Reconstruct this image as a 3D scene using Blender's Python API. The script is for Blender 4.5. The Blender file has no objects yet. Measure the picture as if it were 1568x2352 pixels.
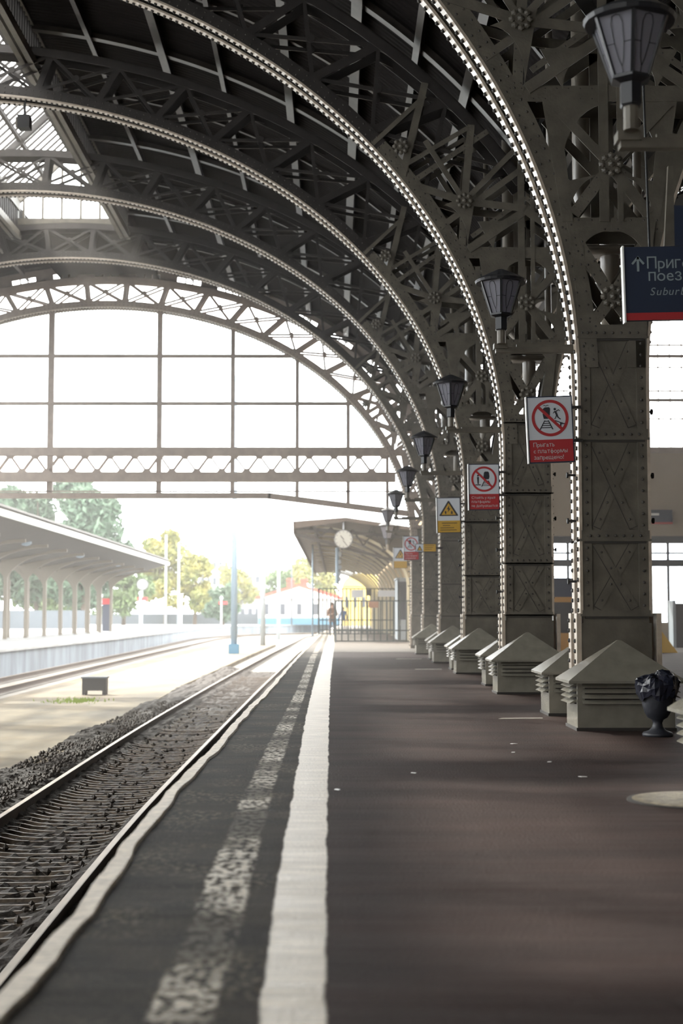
import bpy, math, random
import numpy as np
from mathutils import Vector, Matrix
random.seed(7)
rng = np.random.RandomState(7)
S = bpy.context.scene
C = S.collection
PI = math.pi

# ------------------------------------------------------------ camera
CAMZ = 1.1
cam_d = bpy.data.cameras.new('camera')
cam = bpy.data.objects.new('camera', cam_d); C.objects.link(cam)
cam.location = (0, 0, CAMZ)
F_PX = 3300.0
cam.rotation_euler = (PI/2 + math.atan(237/F_PX), 0, -math.atan(12/F_PX))
cam_d.sensor_fit = 'VERTICAL'; cam_d.sensor_height = 36; cam_d.sensor_width = 24
cam_d.lens = F_PX*36/2352
cam_d.clip_start = .05; cam_d.clip_end = 2000
cam_d.dof.use_dof = True; cam_d.dof.focus_distance = 15.5; cam_d.dof.aperture_fstop = 2.0
S.camera = cam
# ------------------------------------------------------------ light
world = bpy.data.worlds.new('overcast_sky'); S.world = world
world.use_nodes = True
nt = world.node_tree; nt.nodes.clear()
wo = nt.nodes.new('ShaderNodeOutputWorld'); wb = nt.nodes.new('ShaderNodeBackground')
tc = nt.nodes.new('ShaderNodeTexCoord'); sp = nt.nodes.new('ShaderNodeSeparateXYZ')
rp = nt.nodes.new('ShaderNodeValToRGB')
rp.color_ramp.elements[0].position = .0; rp.color_ramp.elements[0].color = (.93, .97, 1, 1)
rp.color_ramp.elements[1].position = .5; rp.color_ramp.elements[1].color = (1, .955, .89, 1)
nt.links.new(tc.outputs['Generated'], sp.inputs[0]); nt.links.new(sp.outputs['Z'], rp.inputs[0])
nt.links.new(rp.outputs[0], wb.inputs['Color']); wb.inputs['Strength'].default_value = 8.0
nt.links.new(wb.outputs[0], wo.inputs[0])
sun_d = bpy.data.lights.new('sun', 'SUN'); sun_d.energy = 8.0; sun_d.angle = math.radians(1.5); sun_d.color = (1, .95, .84)
sun = bpy.data.objects.new('sun', sun_d); C.objects.link(sun)
SUN_AZ, SUN_EL = math.radians(-38), math.radians(40)     # azimuth from +Y towards -X
sd = Vector((math.sin(SUN_AZ)*math.cos(SUN_EL), math.cos(SUN_AZ)*math.cos(SUN_EL), math.sin(SUN_EL)))
sun.rotation_euler = sd.to_track_quat('Z', 'Y').to_euler()
S.view_settings.view_transform = 'Standard'; S.view_settings.look = 'None'
S.view_settings.exposure = 0.0; S.view_settings.gamma = 1; S.view_settings.use_curve_mapping = False

# ------------------------------------------------------------ materials
def mat(name, col, rough=.6, metal=0, noise=0, nscale=8, bump=0, bscale=40, col2=None, spec=.5, stretch=None):
    m = bpy.data.materials.new(name); m.use_nodes = True
    n = m.node_tree.nodes; l = m.node_tree.links
    b = n['Principled BSDF']
    b.inputs['Base Color'].default_value = (*col, 1); b.inputs['Roughness'].default_value = rough
    b.inputs['Metallic'].default_value = metal; b.inputs['Specular IOR Level'].default_value = spec
    t = n.new('ShaderNodeTexCoord'); src = t.outputs['Object']
    if stretch:
        mp = n.new('ShaderNodeMapping'); mp.inputs['Scale'].default_value = stretch
        l.new(src, mp.inputs[0]); src = mp.outputs[0]
    if noise:
        x = n.new('ShaderNodeTexNoise'); x.inputs['Scale'].default_value = nscale; x.inputs['Detail'].default_value = 6
        l.new(src, x.inputs['Vector'])
        r = n.new('ShaderNodeValToRGB')
        c2 = col2 or tuple(c*(1-noise) for c in col)
        r.color_ramp.elements[0].position = .35; r.color_ramp.elements[0].color = (*c2, 1)
        r.color_ramp.elements[1].position = .65; r.color_ramp.elements[1].color = (*col, 1)
        l.new(x.outputs['Fac'], r.inputs[0]); l.new(r.outputs[0], b.inputs['Base Color'])
    if bump:
        x = n.new('ShaderNodeTexNoise'); x.inputs['Scale'].default_value = bscale; x.inputs['Detail'].default_value = 5
        l.new(src, x.inputs['Vector'])
        bp = n.new('ShaderNodeBump'); bp.inputs['Strength'].default_value = bump; bp.inputs['Distance'].default_value = .02
        l.new(x.outputs['Fac'], bp.inputs['Height']); l.new(bp.outputs[0], b.inputs['Normal'])
    return m

M = {}
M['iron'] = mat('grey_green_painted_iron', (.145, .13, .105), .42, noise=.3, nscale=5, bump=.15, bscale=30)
M['iron_soffit'] = mat('glossy_lit_iron', (.52, .44, .36), .27, noise=.2, nscale=9, bump=.1, bscale=40, spec=.8)  # pale base colour paints in the gable light caught by the soffits
M['iron_dark'] = mat('shaded_roof_iron', (.032, .027, .025), .5, noise=.3, nscale=5)  # gloom under the roof painted into the iron colour
M['hazed_gable_iron'] = mat('hazed_gable_iron', (.34, .275, .235), .5, noise=.2, nscale=4)  # lighter than the other iron: bright veil at the gable painted in
M['rivet'] = mat('rivet_paint', (.06, .054, .048), .55)
M['rivet_shaded'] = mat('rivet_shade_paint', (.025, .022, .02), .6)  # shaded side of the soffit rivets put into the colour
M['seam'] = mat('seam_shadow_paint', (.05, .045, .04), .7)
M['purlin'] = mat('worn_purlin_paint', (.055, .046, .04), .28, noise=.5, nscale=4, spec=.8)
M['lamp_metal'] = mat('black_lamp_iron', (.015, .016, .02), .4)
M['black'] = mat('black_paint', (.02, .02, .022), .6)
M['white'] = mat('white_sheet', (.62, .65, .70), .45)
M['edge'] = mat('white_and_lit_edge', (.85, .85, .82), .3)
M['red'] = mat('red_sheet', (.42, .03, .035), .5)
M['yellow'] = mat('yellow_sheet', (.55, .33, .05), .5)
M['navy'] = mat('navy_sheet', (.025, .035, .065), .45)
M['sign_black'] = mat('sign_black', (.03, .03, .04), .5)
M['pale'] = mat('pale_lettering', (.55, .55, .55), .5)
M['sign_letter'] = mat('greyish_letter', (.28, .34, .36), .5)
M['vent'] = mat('vent_cream_paint', (.225, .212, .175), .2, noise=.18, nscale=7, bump=.06, bscale=25, spec=.9)
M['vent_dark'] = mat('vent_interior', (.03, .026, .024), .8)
M['rail'] = mat('worn_steel', (.26, .20, .14), .45, metal=.5, noise=.3, nscale=3, stretch=(3, .6, 1))
M['rail_side'] = mat('rusty_rail_side', (.05, .032, .022), .75, noise=.4, nscale=20)
M['sleeper'] = mat('dirty_concrete_sleeper', (.14, .105, .075), .5, noise=.5, nscale=14, bump=.3, bscale=40)
M['ballast'] = mat('dark_ballast', (.04, .032, .027), .85, noise=.5, nscale=30, bump=.8, bscale=30)
M['stone'] = mat('crushed_stone', (.055, .044, .036), .8, noise=.5, nscale=9)
M['island'] = mat('dusty_concrete', (.21, .17, .11), .85, noise=.4, nscale=.8, bump=.3, bscale=6, col2=(.10, .085, .06), stretch=(1, .45, 1))
M['ground'] = mat('gravel_ground', (.30, .29, .27), .9, noise=.3, nscale=.6, bump=.3, bscale=5)
M['conc'] = mat('pale_platform_concrete', (.36, .38, .40), .8, noise=.25, nscale=.7)
M['concw'] = mat('stained_platform_wall', (.22, .27, .33), .8, noise=.4, nscale=1.2, stretch=(1, 1, .25))
M['wall_beige'] = mat('beige_plaster', (.33, .27, .20), .8, noise=.08, nscale=1)
M['wall_yellow'] = mat('ochre_plaster', (.34, .24, .12), .8, noise=.15, nscale=1)
M['shop'] = mat('shopfront_metal', (.06, .065, .075), .4)
M['kiosk_band'] = mat('orange_band', (.50, .24, .04), .5)
M['canopy'] = mat('weathered_canopy', (.075, .055, .042), .7, noise=.35, nscale=1.5)
M['canopy_rib'] = mat('cream_canopy_iron', (.42, .39, .29), .5)
M['canopy_dark'] = mat('canopy_underside', (.022, .017, .014), .8, noise=.3, nscale=.8)
M['bracket'] = mat('left_bracket_paint', (.17, .15, .12), .6)
M['roof_edge'] = mat('pale_gutter', (.62, .65, .62), .5)
M['roof_top'] = mat('grey_roof_felt', (.15, .15, .15), .8)
M['post_blue'] = mat('blue_grey_post', (.22, .30, .38), .5)
M['post_grey'] = mat('grey_mast', (.33, .37, .40), .6)
M['base_blue'] = mat('blue_base', (.06, .17, .27), .6)
M['fence'] = mat('dark_green_railing', (.03, .045, .05), .5)
M['far_fence'] = mat('grey_fence', (.10, .12, .14), .8)
M['bld_white'] = mat('white_render', (.6, .62, .64), .8)
M['bld_grey'] = mat('lilac_render', (.30, .31, .36), .8)
M['bld_yellow'] = mat('yellow_render', (.62, .48, .14), .8)
M['roof_red'] = mat('red_roof', (.45, .08, .06), .7)
M['leaf_g'] = mat('green_leaves', (.13, .20, .075), .6, noise=.4, nscale=.6)
M['leaf_bg'] = mat('blue_green_leaves', (.10, .17, .11), .6, noise=.35, nscale=.5)
M['leaf_y'] = mat('yellow_leaves', (.30, .26, .06), .6, noise=.5, nscale=.4, col2=(.16, .2, .06))
M['bark'] = mat('bark', (.08, .06, .045), .9)
M['grass'] = mat('grass_green', (.25, .34, .06), .8)
M['urn'] = mat('black_cast_iron', (.022, .024, .032), .5, bump=.2, bscale=25)
M['bag'] = mat('black_plastic_bag', (.018, .02, .032), .25, bump=.5, bscale=18)
M['manhole'] = mat('worn_manhole_iron', (.30, .25, .17), .38, metal=.3, noise=.6, nscale=30, bump=.6, bscale=60)
M['paint_line'] = mat('white_strip', (.6, .56, .5), .5, noise=.3, nscale=9)
M['pipe'] = mat('painted_pipe', (.17, .15, .125), .32, spec=.7)
M['skin'] = mat('skin', (.5, .3, .22), .5)
M['jacket'] = mat('brown_jacket', (.20, .115, .08), .8)
M['jeans'] = mat('dark_trousers', (.03, .04, .07), .8)
M['bluecoat'] = mat('blue_coat', (.03, .09, .22), .8)
M['hair'] = mat('brown_hair', (.10, .06, .04), .7)
M['clock'] = mat('clock_dial', (.28, .28, .26), .5)
M['copestone'] = mat('pale_edge_paint', (.85, .75, .62), .5, noise=.4, nscale=16, bump=.5, bscale=30, stretch=(1, 2, 1))
M['window_dark'] = mat('dark_window', (.05, .06, .08), .3)

def glass(name, tint=(1, 1, 1), fac=.12):
    m = bpy.data.materials.new(name); m.use_nodes = True
    n = m.node_tree.nodes; l = m.node_tree.links; n.clear()
    o = n.new('ShaderNodeOutputMaterial'); mx = n.new('ShaderNodeMixShader'); mx.inputs[0].default_value = fac
    a = n.new('ShaderNodeBsdfTransparent'); a.inputs[0].default_value = (*tint, 1)
    g = n.new('ShaderNodeBsdfGlossy'); g.inputs['Roughness'].default_value = .08
    l.new(a.outputs[0], mx.inputs[1]); l.new(g.outputs[0], mx.inputs[2]); l.new(mx.outputs[0], o.inputs[0])
    return m
M['glass'] = glass('clear_glass', (.97, .99, 1), .06)
def lampglass():
    m = bpy.data.materials.new('frosted_lamp_glass'); m.use_nodes = True
    n = m.node_tree.nodes; l = m.node_tree.links; n.clear()
    o = n.new('ShaderNodeOutputMaterial'); mx = n.new('ShaderNodeMixShader'); mx.inputs[0].default_value = .45
    a = n.new('ShaderNodeBsdfTranslucent'); a.inputs[0].default_value = (.55, .54, .60, 1)
    g = n.new('ShaderNodeBsdfPrincipled'); g.inputs['Roughness'].default_value = .25; g.inputs['Base Color'].default_value = (.36, .36, .41, 1)
    l.new(a.outputs[0], mx.inputs[1]); l.new(g.outputs[0], mx.inputs[2]); l.new(mx.outputs[0], o.inputs[0])
    return m
M['lampglass'] = lampglass()

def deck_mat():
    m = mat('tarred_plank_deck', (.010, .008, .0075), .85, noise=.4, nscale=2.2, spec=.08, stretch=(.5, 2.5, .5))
    n = m.node_tree.nodes; l = m.node_tree.links
    t = n.new('ShaderNodeTexCoord'); w = n.new('ShaderNodeTexWave'); w.bands_direction = 'Y'; w.inputs['Scale'].default_value = 2.1
    l.new(t.outputs['Object'], w.inputs[0])
    bp = n.new('ShaderNodeBump'); bp.inputs['Strength'].default_value = .5; bp.inputs['Distance'].default_value = .02
    l.new(w.outputs['Fac'], bp.inputs['Height']); l.new(bp.outputs[0], n['Principled BSDF'].inputs['Normal'])
    return m
M['deck'] = deck_mat()

def platform_mat():
    m = bpy.data.materials.new('patched_asphalt'); m.use_nodes = True
    n = m.node_tree.nodes; l = m.node_tree.links; b = n['Principled BSDF']
    t = n.new('ShaderNodeTexCoord'); sx = n.new('ShaderNodeSeparateXYZ'); l.new(t.outputs['Object'], sx.inputs[0])
    X, Y = sx.outputs['X'], sx.outputs['Y']
    def val(v):
        return v
    def math_(op, a, b_=None, c=None, clamp=False):
        q = n.new('ShaderNodeMath'); q.operation = op; q.use_clamp = clamp
        for i, v in enumerate((a, b_, c)):
            if v is None: continue
            if isinstance(v, (int, float)): q.inputs[i].default_value = v
            else: l.new(v, q.inputs[i])
        return q.outputs[0]
    def noise(scale, st=(1, 1, 1), det=4):
        mp = n.new('ShaderNodeMapping'); mp.inputs['Scale'].default_value = st; l.new(t.outputs['Object'], mp.inputs[0])
        q = n.new('ShaderNodeTexNoise'); q.inputs['Scale'].default_value = scale; q.inputs['Detail'].default_value = det
        l.new(mp.outputs[0], q.inputs['Vector']); return q.outputs['Fac']
    def step(v, lo, hi):
        q = n.new('ShaderNodeMapRange'); q.interpolation_type = 'SMOOTHSTEP'
        l.new(v, q.inputs[0]); q.inputs[1].default_value = lo; q.inputs[2].default_value = hi; return q.outputs[0]
    def curve(pts):      # piecewise x(y) through a float curve, y scaled 0..60
        q = n.new('ShaderNodeFloatCurve'); cu = q.mapping.curves[0]
        for i, (y, x) in enumerate(pts):
            px, py = y/60, (x+1)
            if i < 2: cu.points[i].location = (px, py)
            else: cu.points.new(px, py)
        for p_ in cu.points: p_.handle_type = 'VECTOR'
        q.mapping.update()
        l.new(math_('DIVIDE', Y, 60.0), q.inputs['Value'])
        return math_('SUBTRACT', q.outputs[0], 1.0)
    wob = math_('MULTIPLY', math_('SUBTRACT', noise(2.2, (1, 1, 1)), .5), .035)
    wob2 = math_('MULTIPLY', math_('SUBTRACT', noise(40, (1, 1, 1), 2), .5), .014)
    xx = math_('ADD', math_('ADD', X, wob), wob2)
    def band(pl, pr, soft=.006):
        a = step(math_('SUBTRACT', xx, curve(pl)), -soft, soft)
        c = step(math_('SUBTRACT', curve(pr), xx), -soft, soft)
        return math_('MULTIPLY', a, c)
    stripe = band([(0, -.20), (4, -.21), (5.7, -.24), (7.9, -.26), (11, -.285), (16, -.33), (25, -.37), (42, -.40), (60, -.41)],
                  [(0, -.02), (4, -.03), (5.9, -.04), (7.6, -.05), (11, -.06), (16, -.08), (25, -.10), (42, -.09), (60, -.08)])
    worn = band([(0, -.52), (5.4, -.52), (6.2, -.54), (9, -.565), (13, -.58), (21, -.58), (38, -.68), (60, -.7)],
                [(0, -.33), (5.3, -.34), (6.2, -.36), (9, -.40), (13, -.42), (21, -.44), (38, -.53), (60, -.55)], .012)
    wornmask = step(noise(1.1, (.6, 1.0, 1)), .40, .58)
    fine = step(noise(26, (1, .55, 1), 9), .40, .60)
    worn = math_('MULTIPLY', worn, math_('MULTIPLY', fine, math_('ADD', math_('MULTIPLY', wornmask, .65), .12)))
    dirt = step(noise(7, (.5, 1.6, 1), 8), .25, .75)
    streak = step(noise(9, (.35, 4, 1), 7), .36, .62)
    sdirt = math_('ADD', math_('MULTIPLY', math_('MULTIPLY', dirt, streak), .55), .45)
    # base colours
    base = n.new('ShaderNodeValToRGB'); base.color_ramp.elements[0].position = .3; base.color_ramp.elements[1].position = .72
    base.color_ramp.elements[0].color = (.022, .0135, .012, 1); base.color_ramp.elements[1].color = (.046, .028, .024, 1)
    l.new(noise(1.3, (.5, 1.4, 1), 8), base.inputs[0])
    basel = n.new('ShaderNodeValToRGB'); basel.color_ramp.elements[0].position = .35; basel.color_ramp.elements[1].position = .75
    basel.color_ramp.elements[0].color = (.016, .013, .011, 1); basel.color_ramp.elements[1].color = (.045, .036, .026, 1)
    l.new(noise(3.0, (.7, 1.3, 1), 9), basel.inputs[0])
    def mix(f, a, c):
        q = n.new('ShaderNodeMix'); q.data_type = 'RGBA'
        if isinstance(f, float): q.inputs[0].default_value = f
        else: l.new(f, q.inputs[0])
        for i, v in ((6, a), (7, c)):
            if isinstance(v, tuple): q.inputs[i].default_value = v
            else: l.new(v, q.inputs[i])
        return q.outputs[2]
    lf = step(math_('MULTIPLY', xx, -1.0), .05, .3)
    col = mix(lf, base.outputs[0], basel.outputs[0])
    glint = step(noise(150, (1, .5, 1), 3), .64, .70)
    sun_patch = step(noise(1.7, (1, .9, 1), 5), .46, .66)
    col = mix(math_('MULTIPLY', step(noise(34, (1, .5, 1), 8), .44, .66), math_('MULTIPLY', lf, math_('MULTIPLY', sun_patch, .30))), col, (.36, .31, .21, 1))  # sunlit patch painted in as pale speckle
    col = mix(math_('MULTIPLY', glint, math_('MULTIPLY', lf, .5)), col, (.40, .34, .24, 1))  # glints painted as fine pale specks
    # sunlit floor past the hall end, painted as a lighter colour
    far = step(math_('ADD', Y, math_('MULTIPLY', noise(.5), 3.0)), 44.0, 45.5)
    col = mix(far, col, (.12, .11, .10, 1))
    col = mix(worn, col, (.72, .62, .48, 1))
    sc = mix(sdirt, (.34, .29, .22, 1), (.86, .76, .62, 1))
    col = mix(stripe, col, sc)
    l.new(col, b.inputs['Base Color'])
    mk = math_('MAXIMUM', stripe, worn)
    l.new(math_('SUBTRACT', .68, math_('MULTIPLY', mk, .30)), b.inputs['Roughness'])
    l.new(math_('ADD', .12, math_('MULTIPLY', mk, .6)), b.inputs['Specular IOR Level'])
    hb = math_('ADD', math_('MULTIPLY', noise(1.1, (.35, 2.6, 1), 3), 2.2), math_('MULTIPLY', noise(60, (1, 1, 1), 4), .5))
    bp = n.new('ShaderNodeBump'); bp.inputs['Strength'].default_value = .5; bp.inputs['Distance'].default_value = .03
    l.new(hb, bp.inputs['Height']); l.new(bp.outputs[0], b.inputs['Normal'])
    return m
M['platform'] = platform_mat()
def haze_mat():
    m = bpy.data.materials.new('glare_haze'); m.use_nodes = True
    n = m.node_tree.nodes; n.clear(); o = n.new('ShaderNodeOutputMaterial'); v = n.new('ShaderNodeVolumeScatter')
    v.inputs['Density'].default_value = .00035; v.inputs['Anisotropy'].default_value = .4; v.inputs['Color'].default_value = (.93, .98, 1, 1)
    m.node_tree.links.new(v.outputs[0], o.inputs['Volume']); return m
M['haze'] = haze_mat(); M['haze_in'] = haze_mat(); M['haze_in'].node_tree.nodes['Volume Scatter'].inputs['Density'].default_value = .005
M['haze_in'].node_tree.nodes['Volume Scatter'].inputs['Color'].default_value = (1, .93, .88, 1)

# ------------------------------------------------------------ mesh helpers
class MB:
    def __init__(s): s.v = []; s.f = []
    def add(s, vs, fs):
        o = len(s.v); s.v += [tuple(float(c) for c in v) for v in vs]; s.f += [tuple(i+o for i in f) for f in fs]; return s
    def box(s, x0, x1, y0, y1, z0, z1):
        return s.add([(x0,y0,z0),(x1,y0,z0),(x1,y1,z0),(x0,y1,z0),(x0,y0,z1),(x1,y0,z1),(x1,y1,z1),(x0,y1,z1)],
                     [(0,3,2,1),(4,5,6,7),(0,1,5,4),(1,2,6,5),(2,3,7,6),(3,0,4,7)])
    def bar(s, p, q, w, h, up=(0,0,1)):          # rectangular bar, w across, h along 'up'
        p = Vector(p); q = Vector(q); d = (q-p).normalized(); u = Vector(up)
        sd_ = d.cross(u)
        if sd_.length < 1e-4: sd_ = d.cross(Vector((1,0,0)))
        sd_.normalize(); u = sd_.cross(d).normalized()
        a = sd_*w/2; b = u*h/2
        vs = [p-a-b, p+a-b, p+a+b, p-a+b, q-a-b, q+a-b, q+a+b, q-a+b]
        return s.add(vs, [(0,1,2,3),(7,6,5,4),(0,4,5,1),(1,5,6,2),(2,6,7,3),(3,7,4,0)])
    def tube(s, pts, r, n=10, caps=True):
        pts = [Vector(p) for p in pts]; rs = r if isinstance(r, (list, tuple)) else [r]*len(pts)
        vs = []; fs = []
        for i, p in enumerate(pts):
            d = (pts[min(i+1, len(pts)-1)]-pts[max(i-1, 0)]).normalized()
            u = d.cross(Vector((0,1,0)));
            if u.length < .05: u = d.cross(Vector((1,0,0)))
            u.normalize(); w = d.cross(u)
            for k in range(n):
                a = 2*PI*k/n; vs.append(p+u*rs[i]*math.cos(a)+w*rs[i]*math.sin(a))
        for i in range(len(pts)-1):
            for k in range(n): fs.append((i*n+k, i*n+(k+1)%n, (i+1)*n+(k+1)%n, (i+1)*n+k))
        if caps: fs.append(tuple(range(n))[::-1]); fs.append(tuple((len(pts)-1)*n+k for k in range(n)))
        return s.add(vs, fs)
    def lathe(s, prof, n=24, c=(0,0,0), rot=0):
        vs = []; fs = []
        for r, z in prof:
            for k in range(n):
                a = 2*PI*k/n+rot; vs.append((c[0]+r*math.cos(a), c[1]+r*math.sin(a), c[2]+z))
        m_ = len(prof)
        for i in range(m_-1):
            for k in range(n): fs.append((i*n+k, i*n+(k+1)%n, (i+1)*n+(k+1)%n, (i+1)*n+k))
        fs.append(tuple(range(n))[::-1]); fs.append(tuple((m_-1)*n+k for k in range(n)))
        return s.add(vs, fs)
    def rivet(s, c, ax, r=.02, h=None):
        c = Vector(c); ax = Vector(ax).normalized(); h = h or r*.8
        u = ax.cross(Vector((.3,.5,.81))).normalized(); w = ax.cross(u)
        vs = []; n = 6
        for rr, hh in ((r, 0), (r*.85, h*.6)):
            for k in range(n):
                a = 2*PI*k/n; vs.append(c+u*rr*math.cos(a)+w*rr*math.sin(a)+ax*hh)
        vs.append(c+ax*h)
        fs = [(k, (k+1)%n, n+(k+1)%n, n+k) for k in range(n)]+[(n+k, n+(k+1)%n, 2*n) for k in range(n)]
        return s.add(vs, fs)
    def poly(s, pts, y0, y1):                     # prism from XZ outline
        n = len(pts)
        vs = [(x, y0, z) for x, z in pts]+[(x, y1, z) for x, z in pts]
        return s.add(vs, [tuple(range(n)), tuple(range(2*n-1, n-1, -1))]+[(i, n+i, n+(i+1)%n, (i+1)%n) for i in range(n)])
    def polyz(s, pts, z0, z1):
        n = len(pts)
        vs = [(x, y, z0) for x, y in pts]+[(x, y, z1) for x, y in pts]
        return s.add(vs, [tuple(range(n))[::-1], tuple(range(n, 2*n))]+[(i, (i+1)%n, n+(i+1)%n, n+i) for i in range(n)])
    def sweep(s, pts, nor, a0, a1, y0, y1):       # plate following an XZ curve between normal offsets a0,a1 and y0,y1
        vs = []; fs = []
        for (x, z), (nx, nz) in zip(pts, nor):
            for a, y in ((a0, y0), (a1, y0), (a1, y1), (a0, y1)): vs.append((x+nx*a, y, z+nz*a))
        for i in range(len(pts)-1):
            for k in range(4): fs.append((i*4+k, i*4+(k+1)%4, i*4+4+(k+1)%4, i*4+4+k))
        fs += [(0,1,2,3), tuple((len(pts)-1)*4+k for k in (3,2,1,0))]
        return s.add(vs, fs)
    def xz(s, p, q, w, y0, y1, rv=None, rr=.016, pitch=.12):         # flat bar in an XZ plane with a line of rivets on its -y face
        d = Vector((q[0]-p[0], q[1]-p[1])); L = d.length; d.normalize(); nn = Vector((-d.y, d.x))*w/2
        P = Vector(p); Q = Vector(q)
        s.poly([tuple(P-nn), tuple(Q-nn), tuple(Q+nn), tuple(P+nn)], y0, y1)
        if rv is not None:
            k = max(1, int(L/pitch))
            for i in range(k):
                t = (i+.5)/k; c = P+(Q-P)*t
                offs = (0,) if w < .11 else (-.32, .32)
                for o_ in offs:
                    cc = c+nn*2*o_; rv.rivet((cc.x, y0, cc.y), (0,-1,0), rr)
        return s
    def build(s, name, m, parent=None, smooth=False):
        me = bpy.data.meshes.new(name); me.from_pydata(s.v, [], s.f); me.update()
        if isinstance(m, str): m = M[m]
        me.materials.append(m)
        if smooth:
            for p in me.polygons: p.use_smooth = True
        o = bpy.data.objects.new(name, me); C.objects.link(o)
        if parent: o.parent = parent
        return o

def merge(o, extra):
    """surface detail (rivets, seams) goes into the part's own mesh, with its own paint"""
    me = o.data; vs = [tuple(v.co) for v in me.vertices]; fs = [tuple(p.vertices) for p in me.polygons]; mi = [p.material_index for p in me.polygons]
    mats = [m_ for m_ in me.materials]
    for mb, m in extra:
        off = len(vs); vs += mb.v; fs += [tuple(i+off for i in f) for f in mb.f]; mi += [len(mats)]*len(mb.f); mats.append(M[m])
    n = bpy.data.meshes.new(me.name); n.from_pydata(vs, [], fs); n.update()
    for m_ in mats: n.materials.append(m_)
    n.polygons.foreach_set('material_index', mi); o.data = n
    return o

def fix_normals(o):
    import bmesh
    bm = bmesh.new(); bm.from_mesh(o.data); bmesh.ops.recalc_face_normals(bm, faces=bm.faces); bm.to_mesh(o.data); bm.free()

def tag(o, label=None, cat=None, group=None, kind=None):
    if label: o['label'] = label
    if cat: o['category'] = cat
    if group: o['group'] = group
    if kind: o['kind'] = kind
    return o
def struct(o): o['kind'] = 'structure'; return o
def empty(name, loc=(0,0,0), rz=0, label=None, cat=None, group=None):
    o = bpy.data.objects.new(name, None); C.objects.link(o); o.location = loc; o.rotation_euler = (0,0,rz)
    o.empty_display_size = .2
    return tag(o, label, cat, group)
def copy_tree(o, parent=None):
    c = o.copy(); C.objects.link(c)
    if parent: c.parent = parent
    for ch in list(o.children): copy_tree(ch, c)
    return c
ORD = ['nearest', 'second', 'third', 'fourth', 'fifth', 'sixth', 'seventh', 'eighth', 'ninth', 'tenth', 'eleventh', 'twelfth']

# ------------------------------------------------------------ setting: hall frame lines
Y1, DY = 15.0, 6.65
YK = [Y1+DY*(k-1) for k in range(-2, 7)]           # frames, pillar planes; last one carries the gable
YG = YK[-1]
EC, EA, EB, EZ = -7.8, 10.3, 8.0, 3.5                # soffit ellipse of the hall
XM = 2.87                                            # axis of the pillar row
def ell(t, da=0, db=0): return (EC+(EA+da)*math.cos(t), EZ+(EB+db)*math.sin(t))
def elln(t, da=0, db=0):
    nx, nz = (EB+db)*math.cos(t), (EA+da)*math.sin(t); L = math.hypot(nx, nz); return (nx/L, nz/L)   # outward
def arcpts(t0, t1, n, da=0, db=0, mirror=False):
    P = []; N = []
    for i in range(n+1):
        t = t0+(t1-t0)*i/n; x, z = ell(t, da, db); nx, nz = elln(t, da, db)
        if mirror: x = 2*XM-x; nx = -nx
        P.append((x, z)); N.append((nx, nz))
    return P, N
# arc length table on the soffit
TT = np.linspace(0, PI, 2000); XX = EC+EA*np.cos(TT); ZZ = EZ+EB*np.sin(TT)
SS = np.concatenate([[0], np.cumsum(np.hypot(np.diff(XX), np.diff(ZZ)))]); STOT = SS[-1]
def t_at(s_): return float(np.interp(s_, SS, TT))

# thin haze volumes added to imitate lens glare around the bright hall end
hz = MB().box(-139, 139, YG+1, 419, -1.49, 70).build('glare_haze_outdoor', 'haze')
hz['kind'] = 'structure'
hz = MB().box(-18, 12, 26, YG+.95, -1.2, 13.2).build('glare_haze_hall', 'haze_in')
hz['kind'] = 'structure'
# ------------------------------------------------------------ platform and ground
edge = [(-6,-.95),(4.12,-.945),(4.8,-.93),(5.6,-.93),(6.4,-.955),(7.0,-.98),(8,-1.0),(8.9,-1.01),(10.5,-1.0),(12.6,-.99),(14.2,-1.0),(16.3,-1.01),(19,-.99),(22.5,-.98),(30,-1.0),(42,-.99),(59,-.95),(90,-.85),(120,-.45),(150,.5)]
ey = np.array([e[0] for e in edge]); ex = np.array([e[1] for e in edge])
ysl = np.concatenate([np.arange(-6, 20, .18), np.arange(20, 60, .8), np.arange(60, 151, 5)])
exs = np.interp(ysl, ey, ex)+np.array([.006*math.sin(y*1.7)+.003*math.sin(y*6+1)+.003*rng.randn()*(y < 25) for y in ysl])
mb = MB(); vs = []; fs = []
for y, x in zip(ysl, exs):
    vs += [(x, y, -1.5), (x, y, -.05), (x, y, 0), (24.5, y, 0)]
for i in range(len(ysl)-1):
    for k in range(3): fs.append((i*4+k, i*4+k+1, i*4+5+k, i*4+4+k))
mb.add(vs, [tuple(reversed(f)) for f in fs])
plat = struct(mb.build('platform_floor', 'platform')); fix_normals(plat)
for p in plat.data.polygons:
    if p.normal.z < 0 and abs(p.normal.z) > .5: p.flip()
# raised pale edge trim
mb = MB(); vs = []
for y, x in zip(ysl, exs):
    w = .07+.008*math.sin(y*3.3)+.006*rng.rand(); hz = .006*rng.rand()
    vs += [(x-.035, y, -.06), (x-.035, y, .012+hz), (x+w-.035, y, .016+hz), (x+w-.03, y, 0)]
fs = []
for i in range(len(ysl)-1):
    for k in range(3): fs.append((i*4+k, i*4+4+k, i*4+5+k, i*4+k+1))
mb.add(vs, fs)
tr = struct(mb.build('trim_1', 'copestone')); fix_normals(tr)

g = struct(MB().box(-140, 140, -20, 420, -1.6, -1.5).build('ground', 'ground'))
# concrete island between the tracks
ile = [(-6,-4.55),(20,-4.6),(28,-4.86),(38,-5.03),(50,-5.28),(90,-5.2),(120,-5.0)]
ily = [(-6,-9.4),(47,-9.7),(70,-10.1),(95,-10.4),(120,-10.6)]
pts = [(x, y) for y, x in ile]+[(x, y) for y, x in reversed(ily)]
isl = struct(MB().polyz(pts, -1.5, -1.3).build('track_island', 'island')); fix_normals(isl)
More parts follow.
